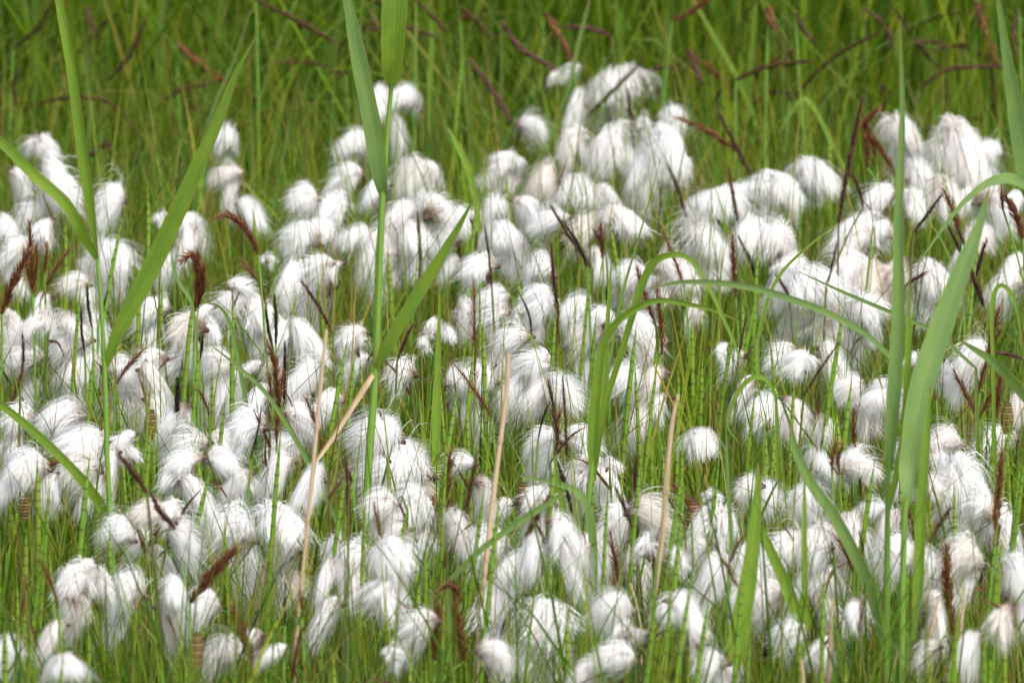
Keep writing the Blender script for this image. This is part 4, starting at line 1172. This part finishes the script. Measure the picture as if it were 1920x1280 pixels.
# ------------------------------------------------------------------ single broad grass blades one can point to
def grass_blade(pts, Y, look, mt=M_REED, tw=0.2, tw2=0.2, dY=0.0, fold=0.3):
    """pts from tip to foot"""
    P, W = px_path(pts[::-1], Y, 34, dY)
    b0 = Vector(P[0])
    foot = b0 + Vector((0.01, 0.01, -b0.z)) if b0.z > 0.02 else b0
    n2 = 8
    low = smooth([foot, (np.array(foot) + np.array(b0)) / 2, b0], n2)
    Q = np.vstack([low[:-1], P]); Wq = np.concatenate([np.full(n2 - 1, W[0]), W])
    b = Buf(); blade(b, Q, Wq, twist=tw, twist_end=tw2, fold=fold, across=5, r=random.random())
    o = b.build('grass_blade', [mt], None, foot)
    o.location = foot
    o['category'] = 'grass blade'; o['group'] = 'single broad grass blades'
    LABELLED.append((o, pts[0][0], pts[0][1], look))
GB = M_REED_BLUE
for args in [
 ([(1214, 541, 2), (1290, 528, 9), (1400, 537, 13), (1500, 566, 13), (1580, 600, 12), (1640, 640, 10), (1690, 700, 9), (1720, 800, 8)], 6.0, 'bluish blurred blade arching low across the broad tuft', GB),
 ([(825, 520, 1), (822, 640, 9), (819, 760, 15), (817, 870, 17)], 6.45, 'stiff upright green blade tapering to a needle tip', M_REED),
 ([(786, 735, 1), (792, 800, 7), (800, 880, 10)], 6.5, 'short orange tipped blade beside the stiff upright blade', M_REED),
 ([(1147, 480, 1), (1142, 560, 7), (1135, 680, 10), (1130, 770, 11)], 6.6, 'upright blade with orange tip beside the arching shoot', M_REED),
 ([(1238, 300, 1), (1205, 420, 3), (1165, 560, 5), (1140, 700, 6), (1128, 800, 7)], 6.6, 'very thin bluish blade leaning behind the arching shoot', GB),
 ([(400, 650, 2), (450, 690, 7), (505, 745, 9), (570, 850, 10), (630, 970, 10), (660, 1040, 9)], 6.2, 'long bluish blade running diagonally under the pale stalk', GB),
 ([(1036, 845, 2), (1050, 920, 11), (1067, 1000, 14), (1082, 1070, 14), (1096, 1130, 13)], 6.1, 'green blade slanting down beside the bent blade', M_REED),
 ([(973, 893, 2), (1036, 904, 9), (1085, 925, 15), (1106, 970, 17), (1112, 1060, 17), (1110, 1150, 16)], 6.1, 'bluish blade bent over sharply like a knee', GB),
 ([(1062, 922, 2), (1020, 948, 12), (975, 976, 13), (895, 1036, 11), (840, 1090, 9)], 5.9, 'blurred blade lying across tufts beneath the dead stalk', GB),
 ([(1480, 790, 2), (1495, 850, 14), (1520, 905, 20), (1565, 968, 22), (1616, 1065, 24), (1646, 1146, 25), (1690, 1290, 24)], 5.85, 'broad blurred bluish blade slanting to the reed stem', GB),
 ([(1421, 865, 2), (1419, 940, 18), (1410, 1030, 27), (1400, 1100, 34), (1385, 1190, 38), (1374, 1290, 36)], 5.75, 'very broad blurred yellow green blade standing upright', M_REED),
 ([(1415, 970, 2), (1435, 1010, 17), (1478, 1105, 23), (1500, 1180, 24), (1518, 1290, 22)], 5.8, 'blurred blade slanting away from the very broad upright blade', M_REED),
 ([(1507, 880, 2), (1508, 950, 9), (1508, 1085, 12), (1512, 1160, 12), (1515, 1290, 11)], 5.8, 'narrow blurred blade rising straight between low tufts', M_REED),
 ([(1360, 780, 1), (1365, 900, 7), (1370, 1000, 8), (1376, 1100, 8)], 5.95, 'thin blurred blade beside the very broad upright blade', GB),
 ([(1916, 640, 1), (1903, 565, 7), (1882, 536, 8), (1866, 545, 8), (1860, 590, 8), (1862, 680, 7)], 6.5, 'small blade bent into a hoop over a hanging tuft', M_REED),
 ([(1495, 508, 1), (1580, 547, 6), (1670, 585, 8), (1750, 622, 7), (1830, 690, 6)], 6.5, 'thin bluish blade crossing behind the reed stem', GB),
 ([(1570, 420, 1), (1530, 450, 4), (1470, 505, 6), (1440, 560, 7), (1420, 640, 7)], 6.7, 'thin yellow green blade leaning over the broad tuft', M_REED),
 ([(1390, 835, 1), (1365, 800, 4), (1372, 760, 7), (1395, 720, 9), (1420, 706, 9), (1440, 715, 8), (1455, 745, 6)], 6.4, 'short pale blade curled over beside a hanging tuft', M_REED),
 ([(320, 478, 1), (327, 510, 6), (342, 540, 7), (358, 566, 7), (368, 620, 6)], 6.7, 'short dark blade curving beside the shaggy nodding sedge', GB),
 ([(390, 570, 1), (407, 572, 5), (425, 592, 7), (440, 640, 8), (455, 720, 8), (470, 800, 8)], 6.5, 'dark green blade arching above the clustered tufts', GB),
 ([(840, 240, 2), (856, 270, 10), (875, 310, 12), (890, 370, 11), (900, 440, 9)], 7.6, 'dull blade with a brown tip standing behind round tufts', M_REED),
 ([(470, 20, 2), (440, 110, 5), (410, 180, 6), (380, 260, 6)], 8.4, 'thin blurred bluish blade leaning behind the broad leaf tip', GB),
 ([(1418, 0, 6), (1412, 90, 12), (1405, 180, 13), (1400, 260, 12)], 8.8, 'bright blurred blade upright in the tall grass', M_REED),
 ([(805, 0, 7), (812, 60, 10), (805, 160, 11), (800, 300, 11)], 8.6, 'blurred green blade upright behind the tall reed', M_REED),
 ([(1300, 0, 6), (1340, 70, 9), (1390, 160, 10), (1440, 280, 10)], 8.7, 'yellow blurred stem leaning through the tall grass', M_REED),
 ([(1105, 0, 4), (1085, 80, 8), (1060, 180, 8), (1000, 320, 8)], 8.5, 'blurred bluish blade slanting above far tufts', GB),
 ([(1460, 250, 3), (1500, 190, 8), (1525, 200, 9), (1560, 270, 9), (1590, 330, 8)], 8.3, 'yellow green blurred stem slanting down in tall grass', M_REED),
]:
    grass_blade(*args, tw=random.uniform(-0.3, 0.4), tw2=random.uniform(-0.5, 0.5))

# ------------------------------------------------------------------ labels: look + place beside a thing one can find
MARKS = [
 (718, 300, 'the stout reed'), (705, 650, "the tall reed's dry leaf"), (300, 470, 'the broad slanting leaf'), (150, 230, 'the upright reed leaf'), (60, 320, 'the curved reed leaf'),
 (200, 850, 'the slender reed stem'), (40, 800, 'the lowest slanting leaf'), (440, 420, 'the hooked rust sedge'), (370, 530, 'the shaggy nodding sedge'), (60, 470, 'the three-spiked rust sedge'),
 (520, 600, 'the two-spiked black sedge'), (525, 740, 'the ragged rust sedge'), (600, 740, 'the pale dead stalk'), (945, 760, 'the middle dead stalk'), (1245, 950, 'the leaning dead stalk'),
 (1040, 540, 'the notched brown sedge'), (1060, 430, 'the dark slanting sedge'), (1185, 210, 'the purple brown sedge'), (1225, 500, 'the arching shoot'), (1110, 800, "the arching shoot's foot"),
 (1520, 560, 'the bluish arching blade'), (1690, 280, 'the upright reed blade'), (1680, 700, 'the narrow reed shoot'), (1770, 620, 'the broadest reed leaf'), (1710, 880, "the broad leaf's foot"),
 (1870, 350, 'the bent over reed leaf'), (1590, 300, 'the tallest dark sedge'), (1370, 480, 'the knobbly rust sedge'), (1300, 240, 'the flat sedge spike'), (835, 970, 'the tall ragged sedge'),
 (655, 950, 'the purple black sedge'), (880, 920, 'the blue black sedge'), (400, 1080, 'the blurred sedge spike'), (450, 1180, 'the leaning blurred sedge'), (820, 750, 'the stiff upright blade'),
 (1110, 1040, 'the knee-bent blade'), (1400, 1080, 'the broadest upright blade'), (1600, 1050, 'the broad bluish blade'), (1775, 1100, 'the thick rust sedge'), (1870, 920, 'the tall slim rust sedge'),
 (1880, 570, 'the hooped blade'), (45, 930, 'the coned horsetail'), (1150, 1060, 'the ragged low sedge'), (820, 1120, 'the curled low sedge'), (860, 320, 'the brown tipped blade'),
 (1450, 720, 'the curled pale blade'), (1860, 680, 'the two-spiked rust sedge'), (1600, 820, 'the fuzzy rust sedge'), (1000, 1200, 'the lowest middle grass'), (120, 1150, 'the lowest grass'), (600, 1180, "the pale dead stalk's foot"),
 (1530, 90, 'the tall back grass'), (1000, 90, 'the back sedges'), (560, 110, 'the tall grass beyond'), (1720, 1180, 'the thick reed stem'), (1900, 1150, 'the lower edge grass'),
]
ORD = ['', 'second', 'third', 'fourth', 'fifth', 'sixth', 'seventh', 'eighth', 'ninth', 'tenth', 'eleventh', 'twelfth', 'thirteenth']
from collections import defaultdict
used = defaultdict(list)
for (o, px, py, look) in LABELLED:
    if o.get('category') in ('cottongrass', 'horsetail') or 'in tall grass' in look or 'with thin spike' in look:
        mk = min(MARKS, key=lambda m: (m[0] - px) ** 2 + (m[1] - py) ** 2)
        if py < mk[1] - 70: rel = 'above'
        elif py > mk[1] + 70: rel = 'below'
        else: rel = 'left of' if px < mk[0] else 'right of'
        used[(look, f'{rel} {mk[2]}')].append((px, o))
    else:
        o['label'] = look
for (look, place), lst in used.items():
    lst.sort(key=lambda q: q[0])
    for i, (px, o) in enumerate(lst):
        o['label'] = f'{look} {place}' if len(lst) == 1 else f'{"leftmost" if i == 0 else "rightmost" if i == len(lst) - 1 else ORD[i] + " from left"}, {look} {place}'
